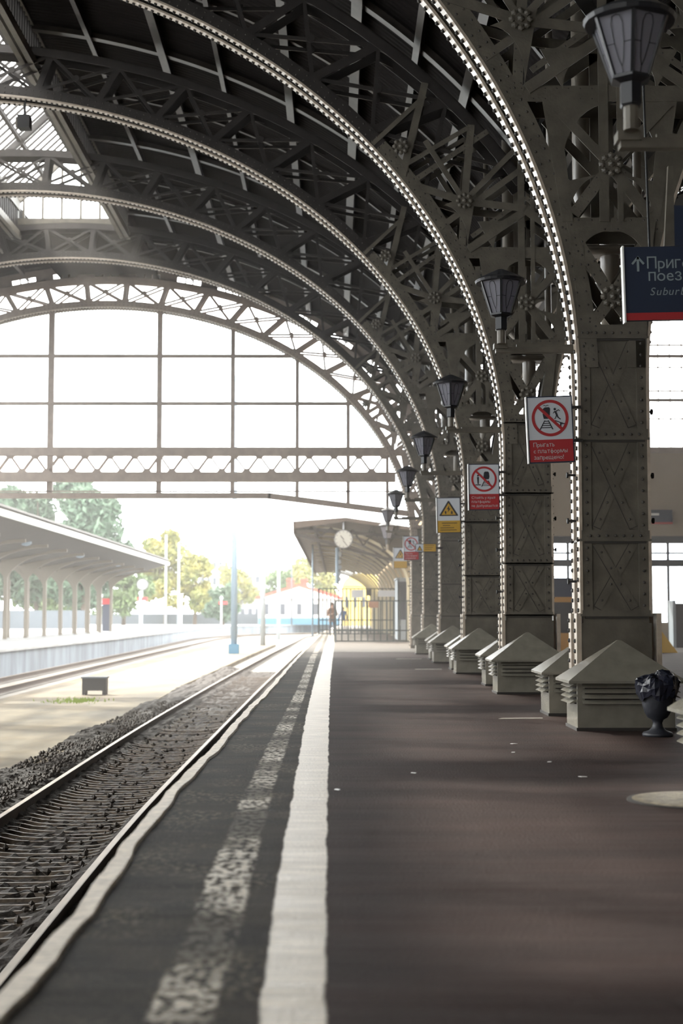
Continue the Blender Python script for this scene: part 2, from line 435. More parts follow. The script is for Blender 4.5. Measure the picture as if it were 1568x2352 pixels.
# left platform
le = [(-13.9,-20),(-13.9,60),(-13.8,88),(-14.6,140),(-15.2,180),(-13.5,197),(-9,204),(-3,222),(12,236)]
pts = le+[(12,310),(-60,310),(-60,-20)]
lp = MB().polyz(pts, -1.5, -.42).build('far_platform_wall', 'concw'); fix_normals(lp); struct(lp)
pts2 = [(x+.12, y-(.1 if y > 190 else 0)) for x, y in le]+[(12,310),(-60,310),(-60,-20)]
lp2 = MB().polyz(pts2, -.42, -.3).build('far_platform_floor', 'conc'); fix_normals(lp2); struct(lp2)

# ------------------------------------------------------------ roof deck (ceiling)
DA, DB = 2.0, 1.6
YD0, YD1 = -20.0, YG+.9
def t_of_x(x, da, db): return math.acos((x-EC)/(EA+da))
tv = t_of_x(XM, DA, DB)
SKX = 1.6
tl = t_of_x(EC+SKX, DA, DB)
mb = MB()
P, N = arcpts(tv, tl, 40, DA, DB); mb.sweep(P, N, 0, .14, YD0, YD1)
P, N = arcpts(PI-tl, PI-1.107, 20, DA, DB); mb.sweep(P, N, 0, .14, YD0, YD1)
# closed strip over the last bay where the skylight stops
P, N = arcpts(tl, PI-tl, 8, DA, DB); mb.sweep(P, N, 0, .14, YD0, YK[3])  # near ridge, out of view, closed to cut the light below
mb.box(EC-SKX-.1, EC+SKX+.1, YG-DY+.1, YD1, 12.66, 12.74)
for sx_ in (-1, 1): mb.box(EC+sx_*(SKX+.05)-.05, EC+sx_*(SKX+.05)+.05, YG-DY+.1, YD1, 12.66, 13.2)
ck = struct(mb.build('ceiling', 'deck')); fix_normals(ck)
# unseen lower slope, glazed instead of decked to let side light in
P, N = arcpts(PI-1.107, PI-.28, 20, DA, DB)
gl = MB(); y = YD0
while y < YD1: gl.sweep(P, N, 0, .1, y, y+.07); y += 1.33
for i in (5, 10, 15): gl.box(P[i][0]-.04, P[i][0]+.04, YD0, YD1, P[i][1], P[i][1]+.08)
struct(gl.build('added_glazing_bars', 'iron_dark'))
gl = MB(); gl.sweep(P, N, .05, .06, YD0, YD1); struct(gl.build('added_roof_glazing', 'glass'))
mb = MB(); P, N = arcpts(tv, PI*.55, 60, DA, DB, mirror=True); mb.sweep(P, N, 0, .14, YD0, YD1+1.5)
P, N = arcpts(PI*.55, PI-.3, 30, DA, DB, mirror=True); mb.sweep(P, N, 0, .14, YD0, YD1+1.5)
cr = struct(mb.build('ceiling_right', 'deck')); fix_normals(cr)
struct(MB().box(24, 24.4, YD0, 51, 0, 9).build('added_wall_right', 'wall_beige'))  # unseen wall, added to keep light out from the right
struct(MB().box(-18.9, -18.5, YD0, 11, -1.5, 7.5).build('added_wall_left', 'wall_beige'))  # unseen wall, added to block light from the left
struct(MB().box(-20, 24.4, YD0-.4, YD0, 6.5, 15.5).box(-11, 24.4, YD0-.4, YD0, -1.5, 6.5).build('added_wall_near', 'wall_beige'))  # unseen wall, added with an opening sized to tune the fill light

# ------------------------------------------------------------ gable end of the right hall and the station facade
YF = 50.5
fx0, fx1 = 3.9, 24
mb = MB()
mb.box(fx0, fx1, YF, YF+.3, 3.85, 7.0)
mb.box(fx0, 6.9, YF, YF+.3, 0, 3.85)
for x in (9.4, 13.6): mb.box(x, x+.35, YF, YF+.3, 0, 3.85)
mb.box(15, fx1, YF, YF+.3, 0, 3.85)
struct(mb.build('wall_far', 'wall_beige'))
struct(MB().box(fx0, fx1, YF-.12, YF, 6.82, 7.02).build('trim_2', 'hazed_gable_iron'))
w2 = struct(empty('window_2', (0, YF+.1, 0)))
def arch_z(x, mirror, da=0, db=0):
    xx = 2*XM-x if mirror else x
    u = (xx-EC)/(EA+da)
    return EZ+(EB+db)*math.sqrt(max(0, 1-u*u)) if abs(u) < 1 else EZ
x = 4.3
i = 0
while x < 22.6:
    zt = min(12.4, arch_z(x, True, .3, .3))
    if zt > 7.1:
        MB().box(x-(.012 if i % 4 else .035), x+(.012 if i % 4 else .035), -.05, .05, 7.0, zt).build('mullion', 'hazed_gable_iron', w2)
    x += .42; i += 1
for z, h in ((8.05, .035), (8.72, .10), (9.05, .04), (9.9, .03), (10.3, .10), (10.7, .04)):
    xa = fx0
    MB().box(xa, 22.4, -.06, .06, z-h/2, z+h/2).build('transom', 'hazed_gable_iron', w2)
# shopfront
sf = struct(empty('window_3', (0, YF+.05, 0)))
for (x0, x1) in ((6.9, 9.4), (9.75, 13.6), (13.95, 15)):
    mb = MB(); n = max(1, int((x1-x0)/.95)); 
    for i in range(n+1):
        xx_ = x0+(x1-x0)*i/n; mb.box(xx_-.04, xx_+.04, -.05, .05, 0, 3.85)
    for z, h in ((3.75, .26), (3.28, .06), (2.98, .14), (2.86, .1), (.06, .12)): mb.box(x0, x1, -.055, .055, z-h/2, z+h/2)
    mb.build('shopfront_frame', 'shop', sf)
    MB().box(x0, x1, -.005, .005, .1, 3.7).build('pane', 'glass', sf)
    MB().box(x0, x1, -.02, .02, .1, .85).build('lower_panel', 'wall_beige', sf)
# things standing before the shopfront
k = empty('ticket_kiosk', (7.45, 45.0, 0), label='dark blue kiosk with orange bands, seen between the two nearest pillars', cat='kiosk')
MB().box(-1.1, .75, -.5, .5, .55, 1.50).build('body', 'black', k)
MB().box(-1.1, .75, -.52, .52, 1.50, 1.66).build('band', 'kiosk_band', k)
MB().box(-1.1, .75, -.5, .5, 1.66, 2.25).build('upper_panel', 'navy', k)
MB().box(-1.1, .75, -.55, .55, 0, .55).build('base_panel', 'kiosk_band', k)
MB().box(.60, .66, -.54, -.5, .5, 1.5).build('green_strip', mat('green_strip', (.03, .3, .15)), k)
k = empty('ticket_machine', (11.85, 49.2, 0), label='dark cabinet standing before the glazed doors at far right', cat='cabinet')
MB().box(-.32, .55, -.3, .3, 0, 1.5).build('body', 'black', k)
MB().box(-.42, -.32, -.32, .32, 0, 1.6).build('side_panel', 'post_grey', k)
MB().box(.1, .55, -.2, .3, 1.5, 2.3).build('screen_housing', 'shop', k)
k = empty('caution_stand', (9.7, 42.5, 0), label='yellow caution stand on the dark floor behind the nearest pillar', cat='floor sign')
MB().add([(-.32,-.2,0),(.32,-.2,0),(-.3,0,.62),(-.1,0,.62),(-.32,-.17,0),(.32,-.17,0)], [(0,1,3,2),(4,5,3,2)]).build('front_board', 'yellow', k)
MB().add([(-.32,.2,0),(.32,.2,0),(-.3,0,.62),(-.1,0,.62)], [(0,1,3,2)]).build('back_board', 'yellow', k)
k = empty('direction_sign', (0, 50.45, 0), label='small dark blue direction sign with red lower edge on the beige wall', cat='sign')
MB().box(11.0, 11.82, -.08, .02, 4.35, 4.80).build('board', 'navy', k)
MB().box(11.0, 11.82, -.09, .02, 4.30, 4.36).build('red_edge', 'red', k)
MB().box(11.05, 11.35, -.085, -.08, 4.60, 4.68).build('lettering', 'edge', k)

# ------------------------------------------------------------ iron frame (one thing per pillar line)
def straight_arc(n=100):
    """soffit path: from base of right pillar up over the arch to the left pillar"""
    P = [(2.5, z) for z in np.arange(1.1, EZ, .2)]; N = [(1, 0)]*len(P)
    p, q = arcpts(0, PI, n); P += p; N += q
    xl = 2*EC-2.5
    zs = list(np.arange(1.1, EZ, .2))[::-1]
    P += [(xl, z) for z in zs]; N += [(-1, 0)]*len(zs)
    return P, N

def soffit_flanges(root, mirror=False, full=True):
    P, N = straight_arc()
    if mirror:
        P = [(2*XM-x, z) for x, z in P]; N = [(-a, b) for a, b in N]
    for (y0, y1) in ((-.26, -.10), (.10, .26)):
        mb = MB(); mb.sweep(P, N, 0, .03, y0, y1)
        for xo in (2.46, 2*EC-2.46) if not mirror else (2*XM-2.46,):
            mb.box(min(xo, xo+.05), max(xo, xo+.05), y0, y1, 0, 1.12)
        f = mb.build('soffit_flange', 'iron_soffit', root); fix_normals(f)
        # rivets proud of the flange
        rv = MB(); s_ = 0
        L = STOT
        pos = []
        s_ = 0.03
        while s_ < L*(.62 if not mirror else .3):
            t = t_at(s_); x, z = ell(t); nx, nz = elln(t); pos.append((x, z, nx, nz)); s_ += .105
        for z in np.arange(1.15, EZ, .105): pos.append((2.5, z, 1, 0))
        for z in np.arange(.1, 1.1, .105): pos.append((2.46, z, 1, 0))
        for x, z, nx, nz in pos:
            if mirror: x = 2*XM-x; nx = -nx
            rv.rivet((x, (y0+y1)/2+.02, z), (-nx, 0, -nz), *((.027, .036) if z > EZ+.4 else (.023, .022)))
        merge(f, [(rv, 'rivet_shaded')])

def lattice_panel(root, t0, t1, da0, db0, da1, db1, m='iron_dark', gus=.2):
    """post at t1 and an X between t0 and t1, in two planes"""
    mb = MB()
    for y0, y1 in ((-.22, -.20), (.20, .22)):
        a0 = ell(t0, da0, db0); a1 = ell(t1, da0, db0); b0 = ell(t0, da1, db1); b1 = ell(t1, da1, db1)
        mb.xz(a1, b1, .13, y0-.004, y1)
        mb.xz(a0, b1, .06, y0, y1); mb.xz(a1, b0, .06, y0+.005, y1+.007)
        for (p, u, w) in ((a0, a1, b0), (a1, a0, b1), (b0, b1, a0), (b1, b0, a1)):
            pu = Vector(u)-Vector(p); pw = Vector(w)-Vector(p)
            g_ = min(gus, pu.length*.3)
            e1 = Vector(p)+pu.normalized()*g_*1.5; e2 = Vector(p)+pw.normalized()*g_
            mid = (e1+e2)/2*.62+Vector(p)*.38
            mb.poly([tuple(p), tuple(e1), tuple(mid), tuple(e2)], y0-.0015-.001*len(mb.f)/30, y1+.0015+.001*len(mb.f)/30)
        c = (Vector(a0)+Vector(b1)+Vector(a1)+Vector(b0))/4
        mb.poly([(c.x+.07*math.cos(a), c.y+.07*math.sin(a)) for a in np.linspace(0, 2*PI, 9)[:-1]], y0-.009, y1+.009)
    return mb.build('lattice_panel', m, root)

def rosette(root, x, z, r=.13, y=-.235):
    mb = MB()
    mb.tube([(x, y+.02, z), (x, y-.02, z)], r*.55, 12)
    for k_ in range(8):
        a = 2*PI*k_/8; mb.rivet((x+r*.72*math.cos(a), y-.005, z+r*.72*math.sin(a)), (0,-1,0), r*.3, r*.25)
    mb.rivet((x, y-.02, z), (0,-1,0), r*.32, r*.3)
    return mb.build('rosette', 'iron', root)

def arc_gusset(mb, cx, cz, rx, rz, a0, a1, corner, y0, y1, n=10):
    """plate between an elliptical arc and the corner point it bends round"""
    pts = [(cx+rx*math.cos(a0+(a1-a0)*i/n), cz+rz*math.sin(a0+(a1-a0)*i/n)) for i in range(n+1)]
    mb.poly(pts+[corner], y0, y1)

def pillar(root, sgn=1, ax=XM):
    mx = lambda x: x if sgn == 1 else 2*XM-x
    x0, x1 = 2.53, 3.21
    core = MB().box(x0+.06, x1-.06, -.235, .235, 0, 4.02)
    core.box(x0, x0+.06, -.235, .235, .0, 4.02); core.box(x1-.06, x1, -.235, .235, 0, 4.02)
    o = core.build('pillar', 'iron', root)
    rv = MB(); det = MB(); sm = MB()
    # corner angles
    det.box(x0-.0, x0+.10, -.25, -.235, 1.1, 4.0); det.box(x1-.10, x1, -.25, -.235, 1.1, 4.0)
    levels = [1.1, 1.87, 2.92, 3.98]
    for j, z in enumerate(levels):
        h = .10 if j else .05
        det.box(x0-.01, x1+.01, -.262, -.235, z-.01, z+h)
        sm.box(x0+.02, x1-.02, -.2515, -.235, z-.035, z-.01)  # shadow below the band painted as a dark strip
        if j:
            for i in range(7): rv.rivet((x0+.08+i*(x1-x0-.16)/6, -.262, z+.045), (0,-1,0), .017)
        det.box(x0-.03, x1+.03, -.262, .262, z-.012, z+.012)
    for z in np.arange(1.2, 3.95, .118):
        rv.rivet((x0+.05, -.25, z), (0,-1,0), .017); rv.rivet((x1-.05, -.25, z), (0,-1,0), .017)
    for z0, z1 in ((1.17, 1.83), (2.0, 2.86), (3.05, 3.92)):
        for (p, q) in (((x0+.15, z0), (x1-.15, z1)), ((x1-.15, z0), (x0+.15, z1))):
            d = Vector((q[0]-p[0], q[1]-p[1])).normalized(); nn = Vector((-d.y, d.x))*.045
            dd = .0 if p[0] < q[0] else .003; det.xz(p, q, .085, -.241-dd, -.235, rv, .014, .17)
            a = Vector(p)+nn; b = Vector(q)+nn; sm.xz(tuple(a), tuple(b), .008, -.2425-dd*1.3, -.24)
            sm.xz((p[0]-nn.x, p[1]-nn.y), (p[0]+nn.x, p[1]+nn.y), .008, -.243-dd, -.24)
    # base, a little wider
    det.box(x0-.05, x1+.05, -.265, .265, 0, .12)
    det.box(x0-.02, x1+.02, -.25, .25, .12, 1.02)
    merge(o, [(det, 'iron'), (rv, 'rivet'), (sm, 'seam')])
    # side pegs
    for z in (2.55, 3.22, 2.08):
        p = MB(); p.tube([(x1, -.1, z), (x1+.085, -.1, z)], .012, 8); p.tube([(x1+.075, -.1, z), (x1+.095, -.1, z)], .03, 8)
        p.build('peg', 'black', root)
    for z in (2.56, 2.08, 1.45):
        p = MB(); p.tube([(2.5, -.05, z), (2.415, -.05, z)], .012, 8); p.tube([(2.425, -.05, z), (2.405, -.05, z)], .03, 8)
        p.build('peg', 'black', root)
    return o

def make_frame(gable=False):
    root = empty('arch_frame')
    mid = 'hazed_gable_iron' if gable else 'iron'
    pillar(root)
    # plain pillar at the left springing
    mb = MB(); xl = 2*EC-2.5
    mb.box(xl-.72, xl-.03, -.25, .25, 0-1.5, 4.0); mb.box(xl-.78, xl+.02, -.27, .27, -1.5, .1)
    for z in (1.1, 1.87, 2.92, 3.98): mb.box(xl-.76, xl, -.265, .265, z, z+.08)
    mb.build('left_pillar', 'iron', root)
    soffit_flanges(root); soffit_flanges(root, True)
    # inner chord web, both halls
    for ta, tb, mm in ((.62, PI-.02, 'hazed_gable_iron' if gable else 'iron_dark'), (0.02, .62, mid)):  # upper chord darker: falloff of light put into its colour
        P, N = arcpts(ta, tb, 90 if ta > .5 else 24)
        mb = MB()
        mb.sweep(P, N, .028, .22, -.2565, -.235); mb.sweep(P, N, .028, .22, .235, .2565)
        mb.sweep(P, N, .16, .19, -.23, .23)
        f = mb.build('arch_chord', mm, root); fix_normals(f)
        rv = MB(); s_ = .1
        while s_ < STOT*.6:
            t = t_at(s_)
            if ta <= t < tb:
                for off in (.075, .17):
                    x, z = ell(t); nx, nz = elln(t); rv.rivet((x+nx*off, -.256, z+nz*off), (0,-1,0), .015)
            s_ += .14
        merge(f, [(rv, 'rivet')])
    P, N = arcpts(0.02, PI*.75, 80, mirror=True)
    mb = MB(); mb.sweep(P, N, .028, .22, -.25, -.235); mb.sweep(P, N, .028, .22, .235, .25); mb.sweep(P, N, .16, .19, -.23, .23)
    f = mb.build('arch_chord', mid, root); fix_normals(f)
    # outer chord
    OA, OB = 1.75, 1.05
    to = t_of_x(XM, OA, OB)
    P, N = arcpts(to, PI-.35, 90, OA, OB)
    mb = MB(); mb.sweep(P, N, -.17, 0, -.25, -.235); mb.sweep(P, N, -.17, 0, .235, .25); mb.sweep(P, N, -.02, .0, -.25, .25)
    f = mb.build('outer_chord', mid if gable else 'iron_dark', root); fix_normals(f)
    P, N = arcpts(to, PI*.7, 60, OA, OB, mirror=True)
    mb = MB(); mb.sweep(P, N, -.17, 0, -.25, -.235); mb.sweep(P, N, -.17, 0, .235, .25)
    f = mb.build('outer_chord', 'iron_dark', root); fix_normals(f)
    # rafter under the deck
    mb = MB()
    for ta, tb in ((tv, tl), (PI-tl, PI-.3)):
        P, N = arcpts(ta, tb, 45, DA, DB); mb.sweep(P, N, -.10, 0, -.05, .05); mb.sweep(P, N, -.12, -.10, -.09, .09)
    f = mb.build('deck_rafter', 'purlin', root); fix_normals(f)
    # lattice panels of the hall arch: posts every 1.2 m, symmetrical about the crown
    smid = STOT/2; ss = [smid+1.2*(j+.5) for j in range(-11, 10)]
    ss = [s_ for s_ in ss if s_ > 3.9 and s_ < STOT-2.6]
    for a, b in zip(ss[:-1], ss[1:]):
        lattice_panel(root, t_at(a), t_at(b), .2, .2, OA-.12, OB-.12, 'hazed_gable_iron' if gable else 'iron_dark')
    a = ss[0]
    # spandrel
    sp_ = MB(); rv = MB()
    yf = (-.25, -.236); yb = (.236, .25)
    cnt = [0]
    class _Sp(MB):
        def poly(s_, pts, y0, y1):
            cnt[0] += 1; o_ = .0022+.0011*(cnt[0] % 17); q_ = (y0-o_, y1-o_) if y0 < 0 else (y0+o_, y1+o_)
            return MB.poly(s_, pts, *q_)
    sp_ = _Sp()
    def B(p, q, w, rvs=True, both=True, m_=True, dy=0):
        for mir in ((False, True) if m_ else (False,)):
            pp = (2*XM-p[0], p[1]) if mir else p; qq = (2*XM-q[0], q[1]) if mir else q
            sp_.xz(pp, qq, w, yf[0]-dy, yf[1]-dy, rv if rvs else None, .014, .12)
            if both: sp_.xz(pp, qq, w, yb[0], yb[1])
    def inner_x(z): return EC+EA*math.sqrt(max(0, 1-((z-EZ)/EB)**2))
    # horizontals
    B((inner_x(5.17)+.05, 5.17), (XM, 5.17), .15)
    B((inner_x(6.57)+.05, 6.57), (XM, 6.57), .17)
    B((inner_x(4.02)+.03, 4.05), (XM, 4.05), .12)
    # centre post
    B((XM-.07, 5.2), (XM-.07, 8.35), .10, m_=False)
    B((XM+.1, 5.2), (XM+.1, 8.2), .06, False, m_=False)
    # cell 1: star at z 4.4
    B((2.5, 5.02), (XM, 4.40), .12, dy=.006); B((2.62, 4.06), (XM, 4.40), .12, dy=.006)
    # plate with holes below star
    for mir in (1, -1):
        X_ = lambda x: x if mir == 1 else 2*XM-x
        sp_.poly([(X_(2.52), 4.0), (X_(2.80), 4.0), (X_(2.74), 4.14), (X_(2.66), 4.24), (X_(2.62), 4.42), (X_(2.60), 4.7), (X_(2.55), 5.1), (X_(2.42), 5.1), (X_(2.5), 4.4)], *yf)
        # gusset corners at z 5.17
        arc_gusset(sp_, X_(2.84), 4.72, .33*mir*-1, .38, 0, PI/2, (X_(2.40), 5.2), *yf)
        arc_gusset(sp_, X_(2.86), 5.20, -.44*mir, .52, 0.05, PI/2*.9, (X_(2.36), 5.62), -.2505, -.237)
        arc_gusset(sp_, X_(2.86), 5.74, -.5*mir, .72, 0, PI/2, (X_(2.26), 6.55), *yf)
        arc_gusset(sp_, X_(2.80), 6.62, -.42*mir, .45, 0.0, PI/2, (X_(2.14), 7.05), *yf)
        arc_gusset(sp_, X_(1.62), 6.75, .0+.36*mir, .55, -.3, PI/2, (X_(2.12), 7.5), *yf)
        sp_.poly([(X_(2.36), 5.2), (X_(2.47), 5.2), (X_(2.40), 5.9), (X_(2.30), 6.5), (X_(2.16), 6.5)], -.2495, -.236)
    # cell 2: star at z 5.8
    B((2.48, 5.28), (XM, 5.80), .12, dy=.006); B((2.26, 6.46), (XM, 5.80), .10, dy=.006)
    # cell 3: shallow gable bars above z 6.57
    B((2.0, 6.62), (XM, 7.22), .12, dy=.006); B((2.05, 6.82), (XM, 7.42), .07, dy=.006)
    # cell 4: rosette at (1.94,7.35)
    c4 = (1.94, 7.36)
    B((1.9, 6.62), c4, .11); B(c4, (2.05, 8.55), .11); B(c4, (1.15, 7.62), .11); B(c4, (XM, 7.25), .11)
    B((1.55, 6.95), (XM, 7.9), .09, False, dy=.006); B(c4, (1.35, 8.3), .08, dy=.006); B(c4, (2.75, 8.2), .08, dy=.006)
    B((1.0, 7.75), (1.35, 9.2), .11); B((1.2, 7.7), (2.3, 8.45), .08); B((2.0, 8.5), (1.0, 7.9), .07, dy=.004); B((.55, 8.25), (1.35, 9.0), .07)
    so = sp_.build('spandrel_lattice', mid, root); merge(so, [(rv, 'rivet')])
    for x, z in ((XM, 4.40), (XM, 5.80), (1.94, 7.36), (2*XM-1.94, 7.36), (.98, 8.2)): rosette(root, x, z, y=-.285)
    # pipe behind the spandrel
    p = MB(); p.tube([(2.72, .62, 9.3), (2.72, .62, 5.75), (2.78, .62, 5.55), (2.98, .62, 5.35), (3.02, .62, 5.15), (3.02, .62, 3.9)], .105, 14)
    p.box(2.6, 3.25, .3, .7, 5.05, 5.1)
    p.build('downpipe', 'pipe', root, True)
    p = MB(); p.tube([(3.3, .45, 9), (3.3, .45, 4.9)], .05, 8); p.tube([(2.35, .5, 8.6), (2.35, .5, 6.1), (2.7, .5, 5.3)], .04, 8); p.build('thin_pipe', 'pipe', root, True)
    # lamp bracket
    p = MB(); p.box(1.68, 2.52, -.04, .04, 3.86, 3.92); p.box(1.9, 2.5, -.012, .012, 3.92, 3.95); p.box(1.66, 1.8, -.06, .06, 3.90, 3.955)
    p.build('lamp_bracket', 'iron', root)
    return root

frame = make_frame()
gframe = make_frame(True)
flabels = {
 -2: 'riveted arch frame three bays behind the viewpoint', -1: 'riveted arch frame two bays behind the viewpoint', }
for i, y in enumerate(YK):
    k_ = i-2                                           # 1 = pillar visible at right
    if i == 0: o = frame
    elif i == len(YK)-1: o = gframe
    else: o = copy_tree(frame)
    o.location = (0, y, 0)
    lab = {-2: 'riveted iron arch frame far behind the viewpoint', -1: 'riveted iron arch frame just behind the viewpoint',
           0: 'riveted iron arch frame carrying the large dark lantern at top right', 1: 'nearest whole riveted iron pillar and arch, by the black urn',
           2: 'second riveted pillar and arch, red standing-near-the-edge sign on it', 3: 'third riveted pillar and arch, yellow triangle sign on it',
           4: 'fourth riveted pillar and arch, small horizontal yellow sign on it', 5: 'fifth riveted pillar and arch, last before the glazed gable',
           6: 'farthest riveted arch, framing the glazed gable'}[k_]
    tag(o, lab, 'arch', 'riveted iron arch frames of the train shed')

# purlins
pn = 0
dl = []
tt = np.linspace(tv, PI-.3, 3000); px_ = EC+(EA+DA)*np.cos(tt); pz_ = EZ+(EB+DB)*np.sin(tt)
sl = np.concatenate([[0], np.cumsum(np.hypot(np.diff(px_), np.diff(pz_)))])
words = ['first', 'second', 'third', 'fourth', 'fifth', 'sixth', 'seventh', 'eighth', 'ninth']
targets = [(-4.95, .10), (-3.45, .17), (-2.25, .10), (-.85, .17), (.42, .20), (1.35, .12), (2.1, .16)]
for j, (xp, w) in enumerate(targets):
    t = t_of_x(xp, DA, DB); nx, nz = elln(t, DA, DB); x, z = ell(t, DA, DB)
    mb = MB(); tx, tz = -nz, nx
    for (a0, a1, w_) in ((-.16, 0, .03), (-.19, -.16, w)):
        pts = [(x+nx*a0-tx*w_/2, z+nz*a0-tz*w_/2), (x+nx*a1-tx*w_/2, z+nz*a1-tz*w_/2), (x+nx*a1+tx*w_/2, z+nz*a1+tz*w_/2), (x+nx*a0+tx*w_/2, z+nz*a0+tz*w_/2)]
        mb.poly(pts, YD0, YD1)
    o = mb.build('roof_purlin', 'purlin'); fix_normals(o)
    tag(o, 'long roof purlin, %s to the right of the skylight' % words[j], 'purlin', 'purlins under the dark roof deck')
for j, xp in enumerate((-10.65, -12.15, -13.4, -14.8, -16.0)):
    t = t_of_x(xp, DA, DB); nx, nz = elln(t, DA, DB); x, z = ell(t, DA, DB)
    mb = MB().poly([(x-.06, z-.2), (x-.06, z+.02), (x+.06, z+.02), (x+.06, z-.2)], YD0, YD1)
    tag(mb.build('roof_purlin', 'purlin'), 'long roof purlin, %s to the left of the skylight' % words[j], 'purlin', 'purlins under the dark roof deck')
for j, xp in enumerate((4.4, 5.4, 6.6, 8.0)):
    t = t_of_x(2*XM-xp, DA, DB); x, z = ell(t, DA, DB); x = 2*XM-x
    mb = MB().poly([(x-.07, z-.2), (x-.07, z+.02), (x+.07, z+.02), (x+.07, z-.2)], YD0, YD1)
    tag(mb.build('roof_purlin', 'purlin'), 'long roof purlin over the right hall, %s from the pillar row' % words[j], 'purlin', 'purlins under the dark roof deck')
# mid-bay rafters
for i in range(len(YK)-1):
    y = (YK[i]+YK[i+1])/2
    if y < 10: continue
    P, N = arcpts(tv, tl, 50, DA, DB)
    mb = MB(); mb.sweep(P, N, -.07, 0, -.02, .02); mb.sweep(P, N, -.085, -.07, -.05, .05)
    o = mb.build('bay_rafter', 'purlin'); fix_normals(o); o.location.y = y
    b_ = ['', '', 'nearest', 'second', 'third', 'fourth', 'fifth'][min(6, i)] if i < 7 else 'farthest'
    tag(o, 'thin curved rafter midway between roof arches, %s bay' % ['a', 'b', 'behind', 'nearest', 'second', 'third', 'fourth', 'farthest'][i], 'rafter', 'thin rafters under the deck')

# ------------------------------------------------------------ skylight
ZL = ell(tl, DA, DB)[1]; ZR = 14.75
YS1 = YG-DY; YS0 = YK[3]
sk = empty('ridge_skylight', (EC, 0, 0), label='long glazed ridge skylight over the tracks at upper left', cat='skylight')
for sx_ in (1, -1):
    mb = MB()
    mb.box(sx_*SKX-.14, sx_*SKX-.03, YS0, YS1, 12.12, 12.32); mb.box(sx_*SKX+.03, sx_*SKX+.14, YS0, YS1, 12.12, 12.32)
    mb.box(sx_*SKX-.1, sx_*SKX+.1, YS0, YS1, ZL-.05, ZL+.25)
    mb.build('curb_beam', 'iron', sk)
    mb = MB(); y = YS0
    while y < YS1: mb.box(sx_*SKX-.02, sx_*SKX+.06, y, y+.06, 12.3, ZL); y += .22
    mb.build('curb_slats', 'iron_dark', sk)
    mb = MB(); y = YS0; a = (sx_*SKX, ZL+.2); b = (0, ZR)
    i = 0
    while y < YS1:
        w = .14 if i % 9 == 0 else .03
        mb.bar((a[0], y, a[1]), (b[0], y, b[1]), w, .06 if i % 9 else .16, (0, 0, 1)); y += .37; i += 1
    y = YS0
    mb.bar(((a[0])*.5, y, (a[1]+b[1])/2), ((a[0])*.5, YS1, (a[1]+b[1])/2), .1, .12)
    mb.build('glazing_bars', 'iron_dark', sk)
    mb = MB(); mb.add([(a[0], YS0, a[1]+.05), (a[0], YS1, a[1]+.05), (b[0], YS1, b[1]+.05), (b[0], YS0, b[1]+.05)], [(0,1,2,3)])
    mb.build('sloping_glass', 'glass', sk)
MB().box(-.07, .07, YS0, YS1, ZR-.12, ZR+.1).build('ridge_beam', 'iron_dark', sk)
ew = MB()
for xw in np.arange(-1.4, 1.5, .56): ew.box(xw-.03, xw+.03, YS1-.03, YS1+.03, 12.72, ZL+.2+(ZR-ZL-.2)*(1-abs(xw)/SKX))
ew.box(-SKX, SKX, YS1-.06, YS1+.06, 12.56, 12.74)
for sx_ in (1, -1): ew.bar((sx_*SKX, YS1, 12.5), (sx_*SKX, YS1, ZL+.2), .1, .1); ew.bar((sx_*SKX, YS1, ZL+.2), (0, YS1, ZR), .12, .14)
ew.build('end_window_frame', 'iron', sk)
MB().poly([(-SKX, 12.6), (SKX, 12.6), (SKX, ZL+.2), (0, ZR), (-SKX, ZL+.2)], YS1-.006, YS1+.006).build('end_glass', 'glass', sk)
fl = empty('floodlight', (-6.25, YK[5]-.1, 10.95), label='small black floodlight hanging from an arch near the skylight', cat='floodlight')
MB().box(-.12, .12, -.12, .12, -.13, .13).build('housing', 'black', fl)
MB().box(-.02, .02, -.02, .02, .13, .45).build('hanger', 'black', fl)
MB().box(-.17, -.12, -.06, .06, -.1, .1).build('lens_rim', 'iron', fl)

# ------------------------------------------------------------ glazed gable of the hall
gz = 11.5
w1 = struct(empty('window_1', (0, YG, 0)))
mulls = [(-9.65, .20), (-5.98, .17), (-3.5, .14), (-1.32, .12), (.40, .12), (1.72, .10)]
mulls += [(2*EC-x, w) for x, w in mulls[2:]]
for x, w in mulls:
    zt = arch_z(x, False)-.0
    low = 5.13 if -13.5 < x < -2.2 else 5.13-(abs(x-EC)-5.6)*.13
    mb = MB().box(x-w/2, x+w/2, -.07, .07, low, zt+.1)
    for z in np.arange(low+.3, zt, .35): mb.rivet((x, -.07, z), (0,-1,0), .02)
    mb.build('mullion', 'hazed_gable_iron', w1)
def half_w(z): return EA*math.sqrt(max(0, 1-((z-EZ)/EB)**2))
for z in (9.86, 8.24):
    hw = half_w(z)
    MB().box(EC-hw-.05, EC+hw+.05, -.06, .06, z-.055, z+.055).build('transom', 'hazed_gable_iron', w1)
pts, _ = arcpts(math.asin((6.8-EZ)/EB), PI-math.asin((6.8-EZ)/EB), 40)
MB().poly(pts, .02, .03).build('glass', 'glass', w1)
ip = MB()
def strip(t0, t1, a, b, y0=-.04, y1=.04):
    n = 4; o1 = [ell(t0+(t1-t0)*i/n, *a) for i in range(n+1)]; o2 = [ell(t0+(t1-t0)*i/n, *b) for i in range(n+1)][::-1]
    ip.poly(o1+o2, y0, y1)
smid = STOT/2; ss = [smid+1.2*(j+.5) for j in range(-11, 11)]
